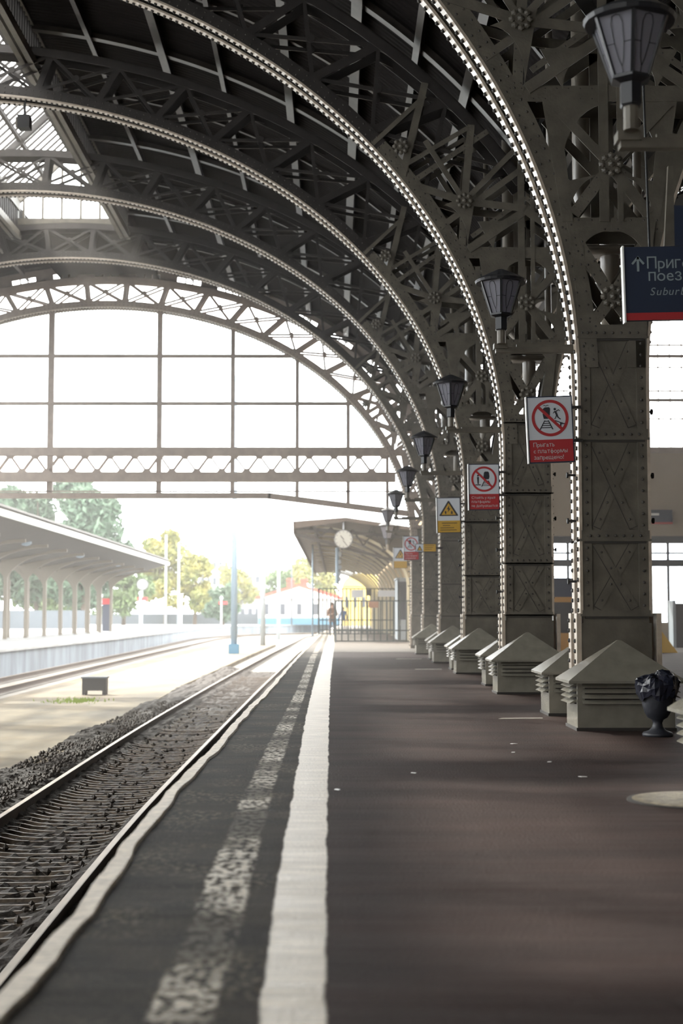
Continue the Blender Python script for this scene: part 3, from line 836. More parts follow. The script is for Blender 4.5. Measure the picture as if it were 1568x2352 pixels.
for a_, b_ in zip(ss[:-1], ss[1:]):
    t0, t1 = t_at(a_), t_at(b_)
    strip(t0, t1, (1.86, 1.27), (2.02, 1.62))
    d_ = t1-t0
    strip(t0-.2*d_, t0+.22*d_, (1.74, 1.04), (1.87, 1.28), -.045, .045)
    for u_ in (.4, .58): strip(t0+u_*d_, t0+(u_+.03)*d_, (1.74, 1.04), (1.87, 1.28), -.03, .03)
    strip(t0, t1, (1.45, .84), (1.62, .94), -.2, -.18)
ip.build('rim_plate', 'hazed_gable_iron', w1)
gd = empty('lattice_girder', (0, YG-.02, 0), label='horizontal riveted lattice girder crossing the glazed gable', cat='girder')
hw = half_w(6.6)
MB().box(EC-hw-.1, EC+hw+.1, -.16, .16, 6.46, 6.74).build('top_chord', 'hazed_gable_iron', gd)
MB().box(EC-hw-.3, EC+hw+.3, -.16, .16, 5.58, 5.90).build('bottom_chord', 'hazed_gable_iron', gd)
x = EC-hw; up = True; i = 0
mb = MB()
while x < EC+hw-.4:
    z0, z1 = (5.9, 6.48) if up else (6.48, 5.9)
    mb.xz((x, z0), (x+.42, z1), .05, -.12, -.10); mb.xz((x, z0), (x+.42, z1), .05, .10, .12)
    gx = x+.42; s1 = -1 if up else 1
    mb.poly([(gx-.16, z1), (gx+.16, z1), (gx+.06, z1+s1*.12), (gx-.06, z1+s1*.12)], -.125, .125)
    x += .42; up = not up
mb.build('web_bars', 'hazed_gable_iron', gd)
tb = empty('tie_beam', (0, YG-.02, 0), label='thin lowest tie beam under the gable, bending down towards the pillars', cat='beam')
z0 = 5.11; xr = -2.2; xl_ = 2*EC-xr
MB().box(xl_, xr, -.12, .12, z0-.09, z0+.09).build('level_beam', 'hazed_gable_iron', tb)
MB().xz((xr-.1, z0), (2.5, 4.50), .19, -.12, .12).build('sloping_end', 'hazed_gable_iron', tb)
MB().xz((xl_+.1, z0), (2*EC-2.5, 4.50), .19, -.12, .12).build('sloping_end', 'hazed_gable_iron', tb)
MB().box(2*EC-2.4, 2.4, -.05, .05, 5.24, 5.28).build('top_rail', 'hazed_gable_iron', tb)

# ------------------------------------------------------------ lanterns on the brackets
def make_lantern():
    r = empty('bracket_lantern')
    n = 6; rot = .42
    zb, zt, rb, rt = .19, .53, .112, .228
    cap = MB().lathe([(rt+.035, zt-.01), (rt+.045, zt+.015), (rt+.02, zt+.035), (.12, zt+.10), (.03, zt+.14)], 24)
    cap.build('cap', 'lamp_metal', r, False)
    for k_ in range(n):
        a0 = rot+2*PI*k_/n; a1 = rot+2*PI*(k_+1)/n
        P_ = lambda a, rr, z: Vector((rr*math.cos(a), rr*math.sin(a), z))
        q = [P_(a0, rb, zb), P_(a1, rb, zb), P_(a1, rt, zt), P_(a0, rt, zt)]
        inn = [v*1 for v in q]
        for v in inn: v.x *= .97; v.y *= .97
        pane = MB().add(q+inn, [(0,1,2,3),(7,6,5,4),(0,4,5,1),(1,5,6,2),(2,6,7,3),(3,7,4,0)]).build('glass_pane', 'lampglass', r)
        ld = MB()
        def S_(u, v):
            b_ = q[0].lerp(q[1], u); t_ = q[3].lerp(q[2], u); p = b_.lerp(t_, v); p.x *= 1.012; p.y *= 1.012; return p
        for u in (.33, .67): ld.tube([S_(.5, .12), S_(.5+(u-.5)*.6, .25), S_(u, .5), S_(u, .82), S_(.5+(u-.5)*.6, .93), S_(.5, .95)], .0028, 5)
        ld.tube([S_(.5, 0), S_(.5, .12)], .0028, 5)
        ld.tube([S_(0, .5), S_(.33, .5)], .0028, 5); ld.tube([S_(.67, .5), S_(1, .5)], .0028, 5)
        ld.build('leadwork', 'lamp_metal', pane)
        MB().bar(P_(a0, rb*1.02, zb), P_(a0, rt*1.03, zt), .022, .014, P_(a0, 1, 0)).build('corner_bar', 'lamp_metal', r)
    MB().lathe([(.06, .02), (.068, .03), (.068, .155), (rb+.012, .175), (rb+.012, .195), (.02, .195)], 6, rot=rot).build('base', 'lamp_metal', r)
    MB().tube([(0,0,-.12), (0,0,.02)], .045, 10).build('stem', 'iron', r)
    return r
lan = make_lantern(); first = True
for k_ in range(0, 7):
    o = lan if first else copy_tree(lan); first = False
    o.location = (1.73, YK[k_+2]-.1, 4.06)
    lab = ['large dark lantern at the top right, nearest of the row', 'six-sided lantern beside the top of the nearest whole pillar arch', 'third lantern of the row, in front of the second pillar arch',
           'fourth lantern of the row, against the third arch', 'fifth lantern of the row, above the yellow triangle sign', 'sixth lantern of the row, small and hazy', 'farthest lantern on the arches, beside the gable'][k_]
    tag(o, lab, 'lantern', 'lanterns on the arch brackets')
# hanging lantern under the canopy
o = copy_tree(lan); o.location = (2.15, 60.5, 4.05); o.scale = (1.5, 1.5, 1.5)
tag(o, 'pale lantern beneath the platform canopy beyond the gable', 'lantern')
MB().tube([(2.15, 60.5, 4.9), (2.15, 60.5, 5.6)], .03, 8)

# ------------------------------------------------------------ ventilation boxes
def make_vent():
    r = empty('vent_housing')
    w, d = .93, .64
    b = MB().box(0, w, 0, d, 0, .46); 
    b.build('body', 'vent', r)
    MB().box(-.012, w+.012, -.012, d+.012, 0, .03).build('foot_flashing', 'vent_dark', r)
    # dark plates painting in the shade of the louvre openings, then four slats
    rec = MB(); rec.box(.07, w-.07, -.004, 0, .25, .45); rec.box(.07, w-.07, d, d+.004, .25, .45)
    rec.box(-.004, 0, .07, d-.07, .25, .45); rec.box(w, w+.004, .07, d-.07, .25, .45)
    rec.build('opening_shade', 'vent_dark', r)
    for i in range(4):
        z = .265+i*.052
        for side in range(4):
            mb = MB(); L = w if side in (0, 2) else d
            # slat: sloping blade, seen from its end as a triangle
            prof = [(-.002, z+.035), (-.062, z-.004), (-.062, z-.010), (-.002, z+.027)]
            prof = [(-.002, z+.032), (-.066, z-.004), (-.066, z-.010), (-.002, z+.004)]
            vs = []
            for u in (.045, L-.045):
                for (o_, zz) in prof:
                    if side == 0: vs.append((u, o_*.6, zz))
                    elif side == 2: vs.append((u, d-o_*.45, zz))
                    elif side == 3: vs.append((o_, u, zz))
                    else: vs.append((w-o_, u, zz))
            mb.add(vs, [(0,1,2,3),(7,6,5,4),(0,4,5,1),(1,5,6,2),(2,6,7,3),(3,7,4,0)])
            f = mb.build('louvre_slat', 'vent', r); fix_normals(f)
    e = .095; z0, z1 = .465, .855
    cx, cy = w/2, d/2
    mb = MB().add([(-e,-e,z0-.012),(w+e,-e,z0-.012),(w+e,d+e,z0-.012),(-e,d+e,z0-.012),(-e,-e,z0+.012),(w+e,-e,z0+.012),(w+e,d+e,z0+.012),(-e,d+e,z0+.012),(cx-.02,cy-.02,z1),(cx+.02,cy-.02,z1),(cx+.02,cy+.02,z1),(cx-.02,cy+.02,z1)],
        [(0,3,2,1),(0,1,5,4),(1,2,6,5),(2,3,7,6),(3,0,4,7),(4,5,9,8),(5,6,10,9),(6,7,11,10),(7,4,8,11),(8,9,10,11)])
    f = mb.build('pyramid_roof', 'vent', r); fix_normals(f)
    return r
vent = make_vent(); first = True
specs = []
specs.append((2.35, 9.12, 'sheet metal vent housing cut off by the right edge of the picture'))
al = ['large pyramid-roofed vent housing with the black urn in front', 'pyramid-roofed vent housing in front of the second pillar', 'pyramid-roofed vent housing in front of the third pillar',
      'pyramid-roofed vent housing in front of the fourth pillar', 'farthest pyramid-roofed vent housing, nearest to the gate']
bl = ['vent housing partly hidden behind the one with the urn', 'vent housing peeping out behind the one at the second pillar', 'vent housing peeping out behind the one at the third pillar', 'vent housing peeping out behind the one at the fourth pillar']
ays = [13.79, 20.15, 27.05, 33.3, 40.6]
for k_, y in enumerate(ays): specs.append((2.30 if k_ == 0 else 2.25, y, al[k_]))
for k_, y in enumerate([15.82, 22.5, 29.15, 35.8]): specs.append((2.33, y, bl[k_]))
for x, y, lab in specs:
    o = vent if first else copy_tree(vent); first = False
    o.location = (x, y, 0); tag(o, lab, 'vent housing', 'pyramid-roofed vent housings along the pillars')
# pale strips let into the floor beside some housings
for j, (x0, x1, y) in enumerate(((1.72, 2.2, 15.35), (1.6, 2.15, 29.4), (1.5, 2.15, 36.3))):
    mb = MB().polyz([(x0, y), (x1, y+.06), (x1, y+.12), (x0+.05, y+.09)], 0, .006)
    tag(mb.build('floor_strip', 'paint_line'), ['thin pale strip on the asphalt beside the second nearest vent housing', 'thin pale strip on the floor, middle of three', 'thin pale strip on the floor, farthest of three'][j], 'floor strip')
# bits of litter
for j, (x, y) in enumerate(((1.4, 11.6), (.55, 10.1), (1.55, 12.4), (1.62, 10.9), (.0, 9.2), (1.65, 9.9))):
    mb = MB().polyz([(0,0),(.03,.01),(.035,.05),(.008,.04)], .0, .004); o = mb.build('litter_scrap', 'edge'); o.location = (x, y, .001); o.rotation_euler.z = j
    tag(o, 'tiny pale scrap of litter lying on the dark asphalt', 'litter', 'scraps of litter on the platform')

# ------------------------------------------------------------ urn with bag, manhole
u = empty('urn_bin', (2.93, 13.2, 0), label='black cast iron urn litter bin with a plastic bag, before the vent housing', cat='litter bin')
MB().lathe([(.135, 0), (.14, .02), (.13, .035), (.075, .055), (.05, .085), (.042, .12), (.055, .15), (.09, .17), (.115, .21), (.135, .28), (.15, .38), (.155, .43), (.175, .455), (.18, .475), (.165, .48)], 28).build('urn', 'urn', u, True)
bag = MB(); n = 30; prof = [(.16, .36), (.178, .39), (.19, .45), (.197, .49), (.17, .515), (.12, .535), (.05, .55), (.01, .54)]
vs = []
for j, (r_, z) in enumerate(prof):
    for k_ in range(n):
        a = 2*PI*k_/n; rr = r_*(1+.07*math.sin(a*7+j)+.05*rng.rand()); zz = z+.02*math.sin(a*5+j*1.3)+(.03 if j > 3 else 0)*max(0, math.cos(a-.4))*1.4+(-.035*rng.rand() if j == 0 else 0)
        vs.append((rr*math.cos(a), rr*math.sin(a), zz))
fs = [(i*n+k_, i*n+(k_+1)%n, (i+1)*n+(k_+1)%n, (i+1)*n+k_) for i in range(len(prof)-1) for k_ in range(n)]
bag.add(vs, fs+[tuple((len(prof)-1)*n+k_ for k_ in range(n))]).build('bin_bag', 'bag', u)
mh = empty('manhole_cover', (2.13, 8.62, 0), label='round worn iron manhole cover set in the asphalt at the right edge', cat='manhole cover')
MB().lathe([(.37, 0), (.37, .012), (.33, .018), (.01, .02)], 40).build('lid', 'manhole', mh)
MB().lathe([(.40, 0), (.40, .008), (.372, .010)], 40).build('rim', 'vent_dark', mh)

# ------------------------------------------------------------ signs
def text_raw(body, size, shear=0, spacing=1.0):
    c = bpy.data.curves.new('lettering', 'FONT'); c.body = body; c.size = size; c.shear = shear; c.space_line = spacing; c.fill_mode = 'FRONT'
    o = bpy.data.objects.new('lettering', c); C.objects.link(o)
    bpy.context.view_layer.update()
    me = bpy.data.meshes.new_from_object(o.evaluated_get(bpy.context.evaluated_depsgraph_get()))
    bpy.data.objects.remove(o)
    return me
def textmesh(body, size, name, m, parent, loc, shear=0, spacing=1.0):
    mb = MB(); lh = size*spacing
    def width(t):
        me = text_raw(t, size) if t.strip() else None
        return max(v.co.x for v in me.vertices) if me else 0
    for li, line in enumerate(body.split('\n')):
        pen = 0; k = 0
        for ch in line:
            if ch == ' ': pen += size*.25; continue
            base = {'ф': 'o', 'е': 'e', 'р': 'p', 'с': 'c', 'о': 'o', 'а': 'a', 'у': 'y', 'С': 'C', 'щ': 'ш'}.get(ch, ch)
            st_, hx = size*.075, size*.545
            if ch == 'н':
                z_ = -li*lh
                for (a0, a1, b0, b1) in ((0, st_, 0, hx), (size*.33, size*.33+st_, 0, hx), (st_, size*.33, hx*.45, hx*.45+st_)):
                    mb.add([(pen+a0, 0, z_+b0), (pen+a1, 0, z_+b0), (pen+a1, 0, z_+b1), (pen+a0, 0, z_+b1)], [(0,1,2,3)])
                pen += size*.33+st_+size*.085
                continue
            if ch in 'ьы':           # soft sign: a stem and a bowl
                z_ = -li*lh
                def q_(a0, a1, b0, b1): mb.add([(pen+a0, 0, z_+b0), (pen+a1, 0, z_+b0), (pen+a1, 0, z_+b1), (pen+a0, 0, z_+b1)], [(0,1,2,3)])
                q_(0, st_, 0, hx)
                r1, r0 = size*.165, size*.165-st_; cx_ = pen+size*.17; cz_ = z_+r1
                q_(st_, size*.17, 0, st_); q_(st_, size*.17, 2*r1-st_, 2*r1)
                vs = []
                for i in range(13):
                    a = -PI/2+PI*i/12; vs += [(cx_+r1*math.cos(a), 0, cz_+r1*math.sin(a)), (cx_+r0*math.cos(a), 0, cz_+r0*math.sin(a))]
                mb.add(vs, [(2*i, 2*i+2, 2*i+3, 2*i+1) for i in range(12)])
                pen += size*.335+size*.085
                if ch == 'ы': q_(0, st_, 0, hx); pen += st_+size*.085
                continue
            me = text_raw(base, size, shear)
            xs = [v.co.x for v in me.vertices]; x0, x1 = min(xs), max(xs)
            k += 1
            off = pen-x0
            # flat glyph turned upright, each triangle kept on one plane
            mb.add([(v.co.x+off, 0, v.co.y-li*lh) for v in me.vertices], [tuple(p.vertices) for p in me.polygons])
            if ch == 'ф':
                cx = pen+(x1-x0)/2; mb.add([(cx-size*.04, -.0003, -size*.2-li*lh), (cx+size*.04, -.0003, -size*.2-li*lh), (cx+size*.04, -.0003, size*.74-li*lh), (cx-size*.04, -.0003, size*.74-li*lh)], [(0,1,2,3)])
            if ch == 'щ': mb.add([(pen+x1-x0-st_*.2, 0, -size*.13-li*lh), (pen+x1-x0+st_*.8, 0, -size*.13-li*lh), (pen+x1-x0+st_*.8, 0, st_-li*lh), (pen+x1-x0-st_*.2, 0, st_-li*lh)], [(0,1,2,3)]); pen += st_*.8
            pen += (x1-x0)+size*.085
    o = mb.build(name, m, parent); o.location = loc
    return o
def disc(mb, x, z, r, y, n=28, ri=0):
    if ri:
        vs = []; 
        for k_ in range(n):
            a = 2*PI*k_/n
            vs += [(x+r*math.cos(a), y, z+r*math.sin(a)), (x+ri*math.cos(a), y, z+ri*math.sin(a))]
        mb.add(vs, [(2*k_, 2*((k_+1)%n), 2*((k_+1)%n)+1, 2*k_+1) for k_ in range(n)])
    else: mb.poly([(x+r*math.cos(2*PI*k_/n), z+r*math.sin(2*PI*k_/n)) for k_ in range(n)], y-.001, y+.001)
    return mb
def platform_sign(kind, loc, label, w=.47, h=.69, tilt=0):
    r = empty('hanging_sign', loc, label=label, cat='sign', group='safety signs hung on the pillars')
    r.rotation_euler = (0, tilt, 0)
    MB().box(-w/2, w/2, -.018, .018, 0, h).build('frame', 'navy', r)
    MB().box(-w/2-.012, -w/2, -.03, .03, 0, h).build('painted_lit_edge', 'edge', r)  # light on the left edge painted as a white strip
    MB().box(-w/2+.012, w/2-.012, -.021, -.018, .24, h-.012).build('white_panel', 'white', r)
    MB().box(-w/2+.012, w/2-.012, -.021, -.018, .012, .24).build('text_panel', 'red' if kind in (1, 2) else 'yellow', r)
    MB().box(w/2-.02, w/2+.09, -.012, .012, h*.3, h*.3+.03).box(w/2-.02, w/2+.09, -.012, .012, h*.8, h*.8+.03).build('hanger', 'iron_dark', r)
    cx, cz, R = 0, .462, .19
    p = MB()
    if kind in (1, 2):
        if kind == 1:
            p.poly([(-.065, .455), (-.075, .50), (-.07, .56), (-.05, .575), (-.005, .575), (.005, .56), (.0, .50), (-.01, .455)], -.0225, -.021)
            p.poly([(-.075, .585), (-.055, .60), (-.04, .59), (-.02, .60), (0, .585), (-.02, .592), (-.04, .583), (-.055, .592)], -.0225, -.021)
            # track
            p.poly([(-.06, .44), (-.05, .44), (-.10, .345), (-.115, .345)], -.0225, -.021); p.poly([(-.025, .44), (-.015, .44), (.03, .345), (.015, .345)], -.0225, -.021)
            for i in range(4):
                zz = .36+i*.022; p.poly([(-.09+i*.01, zz), (.005-i*.006, zz), (.005-i*.006, zz+.009), (-.09+i*.01, zz+.009)], -.0225, -.021)
            # jumping figure and platform edge
            disc(p, .052, .553, .013, -.022, 12)
            p.poly([(.045, .535), (.066, .532), (.082, .49), (.062, .487)], -.0225, -.021)
            p.poly([(.062, .49), (.08, .49), (.088, .47), (.112, .448), (.104, .442), (.078, .462)], -.0225, -.021)
            p.poly([(.062, .49), (.074, .492), (.058, .455), (.045, .45), (.042, .457), (.052, .462)], -.0225, -.021)
            p.poly([(.062, .535), (.09, .55), (.105, .535), (.10, .53), (.089, .54), (.066, .525)], -.0225, -.021)
            p.poly([(.045, .532), (.03, .51), (.035, .508), (.05, .52)], -.0225, -.021)
            p.poly([(.05, .44), (.135, .405), (.15, .405), (.15, .395), (.115, .395), (.11, .36), (.098, .36), (.1, .41), (.05, .43)], -.0225, -.021)
        else:
            p.poly([(.0, .46), (-.008, .50), (0, .56), (.015, .575), (.06, .575), (.075, .56), (.08, .50), (.072, .46)], -.0225, -.021)
            p.poly([(.0, .44), (.012, .44), (-.03, .35), (-.045, .35)], -.0225, -.021); p.poly([(.06, .44), (.07, .44), (.11, .35), (.095, .35)], -.0225, -.021)
            for i in range(4):
                zz = .36+i*.022; p.poly([(-.025+i*.009, zz), (.09-i*.008, zz), (.09-i*.008, zz+.009), (-.025+i*.009, zz+.009)], -.0225, -.021)
            disc(p, -.09, .515, .014, -.022, 12); p.poly([(-.105, .495), (-.075, .495), (-.078, .44), (-.082, .39), (-.098, .39), (-.102, .44)], -.0225, -.021)
            p.poly([(-.13, .385), (-.05, .385), (-.05, .37), (-.13, .37)], -.0225, -.021)
        p.build('pictogram', 'sign_black', r)
        ring = MB(); disc(ring, cx, cz, R, -.0235, 48, R*.84)
        d = R*.88*math.cos(PI/4); ring.xz((-d, cz+d), (d, cz-d), R*.16, -.0245, -.0225)
        ring.build('prohibition_ring', 'red', r)
        if kind == 1: textmesh('Прыгать\nс платформы\nзапрещено!', .062, 'lettering', 'pale', r, (-.185, -.0235, .168), spacing=1.05)
        else: textmesh('Стоять у края\nплатформы\nне допускается', .056, 'lettering', 'pale', r, (-.19, -.0235, .168), spacing=1.08)
    else:
        t = MB(); t.poly([(-.17, .33), (.17, .33), (.185, .345), (.012, .625), (-.012, .625), (-.185, .345)], -.0225, -.021); t.build('triangle_border', 'sign_black', r)
        t = MB(); t.poly([(-.142, .352), (.142, .352), (0, .585)], -.024, -.0225); t.build('triangle', 'yellow', r)
        t = MB(); t.poly([(.01, .54), (-.035, .46), (-.005, .465), (-.02, .40), (.04, .48), (.008, .475)], -.0255, -.024)
        t.poly([(-.07, .37), (-.05, .37), (-.045, .42), (-.06, .43), (-.08, .42)], -.0255, -.024); t.poly([(.04, .37), (.08, .37), (.07, .43), (.05, .43)], -.0255, -.024)
        t.build('pictogram', 'sign_black', r)
        if kind == 3:
            t = MB()
            for i, (a, b) in enumerate(((-.14, .16), (-.12, .02), (-.17, .1), (-.17, .15))): t.box(a, b, -.0225, -.021, .185-i*.045, .197-i*.045)
            t.build('lettering', 'sign_black', r)
    return r
platform_sign(1, (2.215, YK[3]-.32, 2.66), 'red and white no-jumping sign on the nearest pillar', tilt=math.radians(-2.2))
platform_sign(2, (2.205, YK[4]-.32, 2.66), 'red and white no-standing-at-the-edge sign on the second pillar', .46, tilt=math.radians(-.6))
platform_sign(3, (2.20, YK[5]-.32, 2.70), 'white and yellow warning sign with black text lines on the third pillar', .46, tilt=math.radians(-1))
platform_sign(1, (2.16, YK[7]-.32, 2.68), 'small distant red prohibition sign on the fifth pillar', .44, tilt=math.radians(-1))
platform_sign(4, (2.14, YK[8]-.32, 2.66), 'farthest warning sign, white over yellow, at the gable pillar', .46)
r = empty('bracket_sign', (2.16, YK[6]-.32, 2.62), label='small horizontal white and yellow warning sign on the fourth pillar', cat='sign')
MB().box(-.25, .25, -.012, .012, 0, .20).build('frame', 'sign_black', r)
MB().box(-.24, -.06, -.016, -.012, .012, .188).build('white_panel', 'white', r)
MB().box(-.06, .24, -.016, -.012, .012, .188).build('yellow_panel', 'yellow', r)
MB().poly([(-.22, .03), (-.08, .03), (-.15, .16)], -.019, -.016).build('triangle_border', 'sign_black', r)
MB().poly([(-.195, .043), (-.105, .043), (-.15, .128)], -.021, -.019).build('triangle', 'yellow', r)
t = MB()
for i in range(3): t.box(-.03, .2-.03*i, -.018, -.016, .15-i*.045, .16-i*.045)
t.build('lettering', 'sign_black', r)
MB().box(.25, .4, -.012, .012, .07, .12).build('hanger', 'iron_dark', r)

r = empty('direction_board', (2.72, 13.35, 3.86), label='large dark blue hanging board with arrow and pale lettering, upper right', cat='sign')
r.rotation_euler = (0, math.radians(-1.2), 0)
MB().box(0, 1.9, -.03, .03, 0, .70).build('panel', 'navy', r)
MB().box(-.016, 0, -.045, .045, -.02, .71).build('painted_lit_edge', 'edge', r)  # lit left edge of the board painted white
MB().box(0, 1.9, -.033, -.03, 0, .07).build('red_band', 'red', r)
ar = MB().xz((.13, .465), (.13, .60), .022, -.034, -.031); ar.xz((.135, .605), (.075, .535), .02, -.034, -.031); ar.xz((.125, .605), (.185, .535), .02, -.034, -.031)
ar.build('arrow', 'sign_letter', r)
textmesh('Пригородные', .158, 'lettering', 'sign_letter', r, (.215, -.0345, .49))
textmesh('поезда', .158, 'lettering', 'sign_letter', r, (.225, -.0345, .372))
textmesh('Suburban trains', .105, 'lettering', 'sign_letter', r, (.235, -.0345, .235), shear=.25)
for x in (.25, 1.6): MB().tube([(x, 0, .7), (x, 0, 2.55)], .012, 6).build('hanger_rod', 'black', r)
r2 = empty('upper_board', (3.32, 13.9, 4.72), label='dark blue board cut off by the right edge above the direction board', cat='sign')
MB().box(0, 1.2, -.03, .03, 0, .40).build('panel', 'navy', r2); MB().tube([(.3, 0, .4), (.3, 0, 1.8)], .012, 6).build('hanger_rod', 'black', r2)
MB().add([(-.10,-.03,0),(0,-.03,0),(0,.03,0),(-.10,.03,0),(-.05,-.03,.8),(0,-.03,.8),(0,.03,.8),(-.05,.03,.8)], [(0,3,2,1),(4,5,6,7),(0,1,5,4),(1,2,6,5),(2,3,7,6),(3,0,4,7)]).build('side_bracket', 'iron', r2)

# ------------------------------------------------------------ tracks
def interp_line(pl, ys):
    yy = [p[0] for p in pl]; xx_ = [p[1] for p in pl]; return np.interp(ys, yy, xx_)
def smooth(a, k=5):
    b = np.pad(a, k, mode='edge'); return np.convolve(b, np.ones(2*k+1)/(2*k+1), 'valid')
def rail(pl, name_label, z=-1.25, y1=192, step=1.0):
    ys = np.arange(-4, y1, step); xs = smooth(interp_line(pl, ys))
    prof = [(-.065, -.18), (-.065, -.168), (-.012, -.15), (-.012, -.045), (-.035, -.035), (-.035, -.004), (-.028, 0), (.028, 0), (.035, -.004), (.035, -.035), (.012, -.045), (.012, -.15), (.065, -.168), (.065, -.18)]
    n = len(prof)
    vs = []; fs = []; top = []
    for x, y in zip(xs, ys):
        for a, b in prof: vs.append((x+a, y, z+b))
    for i in range(len(ys)-1):
        for k_ in range(n): fs.append((i*n+k_, i*n+(k_+1)%n, i*n+n+(k_+1)%n, i*n+n+k_)); top.append(5 <= k_ <= 7)
    r = empty('rail', (0, 0, 0), label=name_label, cat='rail')
    a = MB(); a.add(vs, [f for f, t in zip(fs, top) if not t]); o = a.build('rail_web', 'rail_side', r); fix_normals(o)
    a = MB(); a.add(vs, [f for f, t in zip(fs, top) if t]); o = a.build('running_surface', 'rail', r)
    for p in o.data.polygons:
        if p.normal.z < 0: p.flip()
RR = [(-5,-2.0),(6,-2.08),(9.3,-2.13),(11.7,-2.25),(15.1,-2.34),(19.5,-2.37),(29,-2.40),(47,-2.45),(90,-2.40),(120,-2.08),(160,-1.7),(180,0),(192,4)]
rail(RR, 'near rail beside the platform edge')
RL = [(y, x-1.62-.12*min(1, max(0, (y-15)/30))) for y, x in RR]
RL = [(-5,-3.7),(9,-3.82),(17,-3.94),(20.7,-4.0),(27,-4.12),(35,-4.17),(51,-4.2),(90,-4.04),(120,-3.75),(162,-3.45),(180,-1.7),(192,2.4)]
rail(RL, 'rail of the near track farther from the platform, bright along its top')
r2a = [(-5,-10.4),(20,-10.6),(47,-10.89),(67,-11.24),(93,-11.64),(147,-12.1),(175,-10.3),(188,-5),(194,3)]
rail(r2a, 'right rail of the second track, by the concrete island')
rail([(y, x-1.6+(-.9 if 100 < y < 170 else 0)) for y, x in r2a], 'left rail of the second track, below the far platform')
# sleepers
def make_sleeper():
    mb = MB(); xs = [-1.25, -.95, -.8, -.66, -.5, -.3, 0, .3, .5, .66, .8, .95, 1.25]
    zs = [-.02, -.0, 0, -.005, -.04, -.055, -.06, -.055, -.04, -.005, 0, 0, -.02]
    prof = [(-.16, -.16), (-.15, .0), (-.115, .0), (-.10, -.035), (.10, -.035), (.115, 0), (.15, .0), (.16, -.16)]
    n = len(prof); vs = []; fs = []
    for x, z in zip(xs, zs):
        for a, b in prof: vs.append((x, a, z+b))
    for i in range(len(xs)-1):
        for k_ in range(n): fs.append((i*n+k_, i*n+n+k_, i*n+n+(k_+1)%n, i*n+(k_+1)%n))
    fs += [tuple(range(n)), tuple((len(xs)-1)*n+k_ for k_ in reversed(range(n)))]
    mb.add(vs, fs); o = mb.build('sleeper', 'sleeper'); fix_normals(o); return o
sl0 = make_sleeper()
tag(sl0, 'dirty dished concrete sleeper lying between the rails of the near track', 'sleeper', 'sleepers of the near track')
for i in range(98):
    y = 6.2+i*.55
    o = sl0 if i == 0 else sl0.copy()
    if i: C.objects.link(o)
    xc = (np.interp(y, [p[0] for p in RR], [p[1] for p in RR])+np.interp(y, [p[0] for p in RL], [p[1] for p in RL]))/2
    o.location = (xc, y, -1.40+.012*rng.randn()*.5); o.rotation_euler = (0, 0, .008*rng.randn())
# ballast bed and stones
bx_ = np.arange(-5.15, -.95, .07); by_ = np.concatenate([np.arange(4, 30, .07*1.6), np.arange(30, 66, .4)])
vs = []; nx_, ny_ = len(bx_), len(by_)
H = rng.rand(ny_, nx_)
for j, y in enumerate(by_):
    c = -3.15-.1*min(1, y/30)
    for i, x in enumerate(bx_):
        d = abs(x-c)
        base = -1.50 if d < .55 else (-1.50+.10*min(1, (d-.55)/.2) if d < .95 else (-1.40+.10*min(1, (d-.95)/.3)))
        if x > -1.9: base = -1.36
        if d > 1.5 and x < c: base = -1.30+.05*math.sin(y*.7)
        vs.append((x+.02*H[j, i], y, base+.055*H[j, i]))
fs = [(j*nx_+i, j*nx_+i+1, (j+1)*nx_+i+1, (j+1)*nx_+i) for j in range(ny_-1) for i in range(nx_-1)]
tag(MB().add(vs, fs).build('ballast', 'ballast'), 'dark crushed stone ballast bedding the near track', 'ballast', kind='stuff')
st = MB()
for i in range(5200):
    y = 5+35*rng.rand()**1.2; side = rng.rand()
    c = -3.15-.1*min(1, y/30)
    x = c-1.0-rng.rand()*.85 if side < .55 else (c+1.0+rng.rand()*.95 if side < .75 else c+(rng.rand()-.5)*1.5)
    if side > .75 and rng.rand() < .6: continue
    if side > .75 and rng.rand() < .6: x = c+(.5+.2*rng.rand())*(1 if rng.rand() < .5 else -1)
    z = (-1.27 if side < .55 else (-1.35 if side < .75 else -1.43))
    s_ = .018+.03*rng.rand()
    v6 = [(1,0,0),(-1,0,0),(0,1,0),(0,-1,0),(0,0,1),(0,0,-1)]
    vv = [(x+a*s_*(.7+.6*rng.rand()), y+b*s_*(.7+.6*rng.rand()), z+d_*s_*(.6+.5*rng.rand())) for a, b, d_ in v6]
    st.add(vv, [(0,2,4),(2,1,4),(1,3,4),(3,0,4),(2,0,5),(1,2,5),(3,1,5),(0,3,5)])
tag(st.build('loose_ballast', 'stone'), 'loose crushed stones scattered beside and between the near rails', 'stones', kind='stuff')
# black relay box on island
bb = empty('track_box', (-7.30, 43.8, -1.3), label='black box on two feet standing on the concrete island between the tracks', cat='box')
MB().box(-.36, .36, -.2, .2, .13, .50).build('housing', 'black', bb)
MB().box(-.39, .39, -.24, .24, .50, .545).build('lid', 'far_fence', bb)
MB().box(-.36, -.25, -.18, .18, 0, .13).build('foot', 'black', bb); MB().box(.25, .36, -.18, .18, 0, .13).build('foot', 'black', bb)
gt = MB()
for i in range(300):
    x, y = rng.randn()*.35, rng.randn()*.55
    gt.add([(x, y, 0), (x+.03, y, 0), (x+.02+.03*rng.randn(), y, .04+.05*rng.rand())], [(0,1,2)])
gr = gt.build('grass_tuft', 'grass'); gr.location = (-7.3, 40.5, -1.3); tag(gr, 'small bright tuft of grass on the island before the black box', 'grass', kind='stuff')

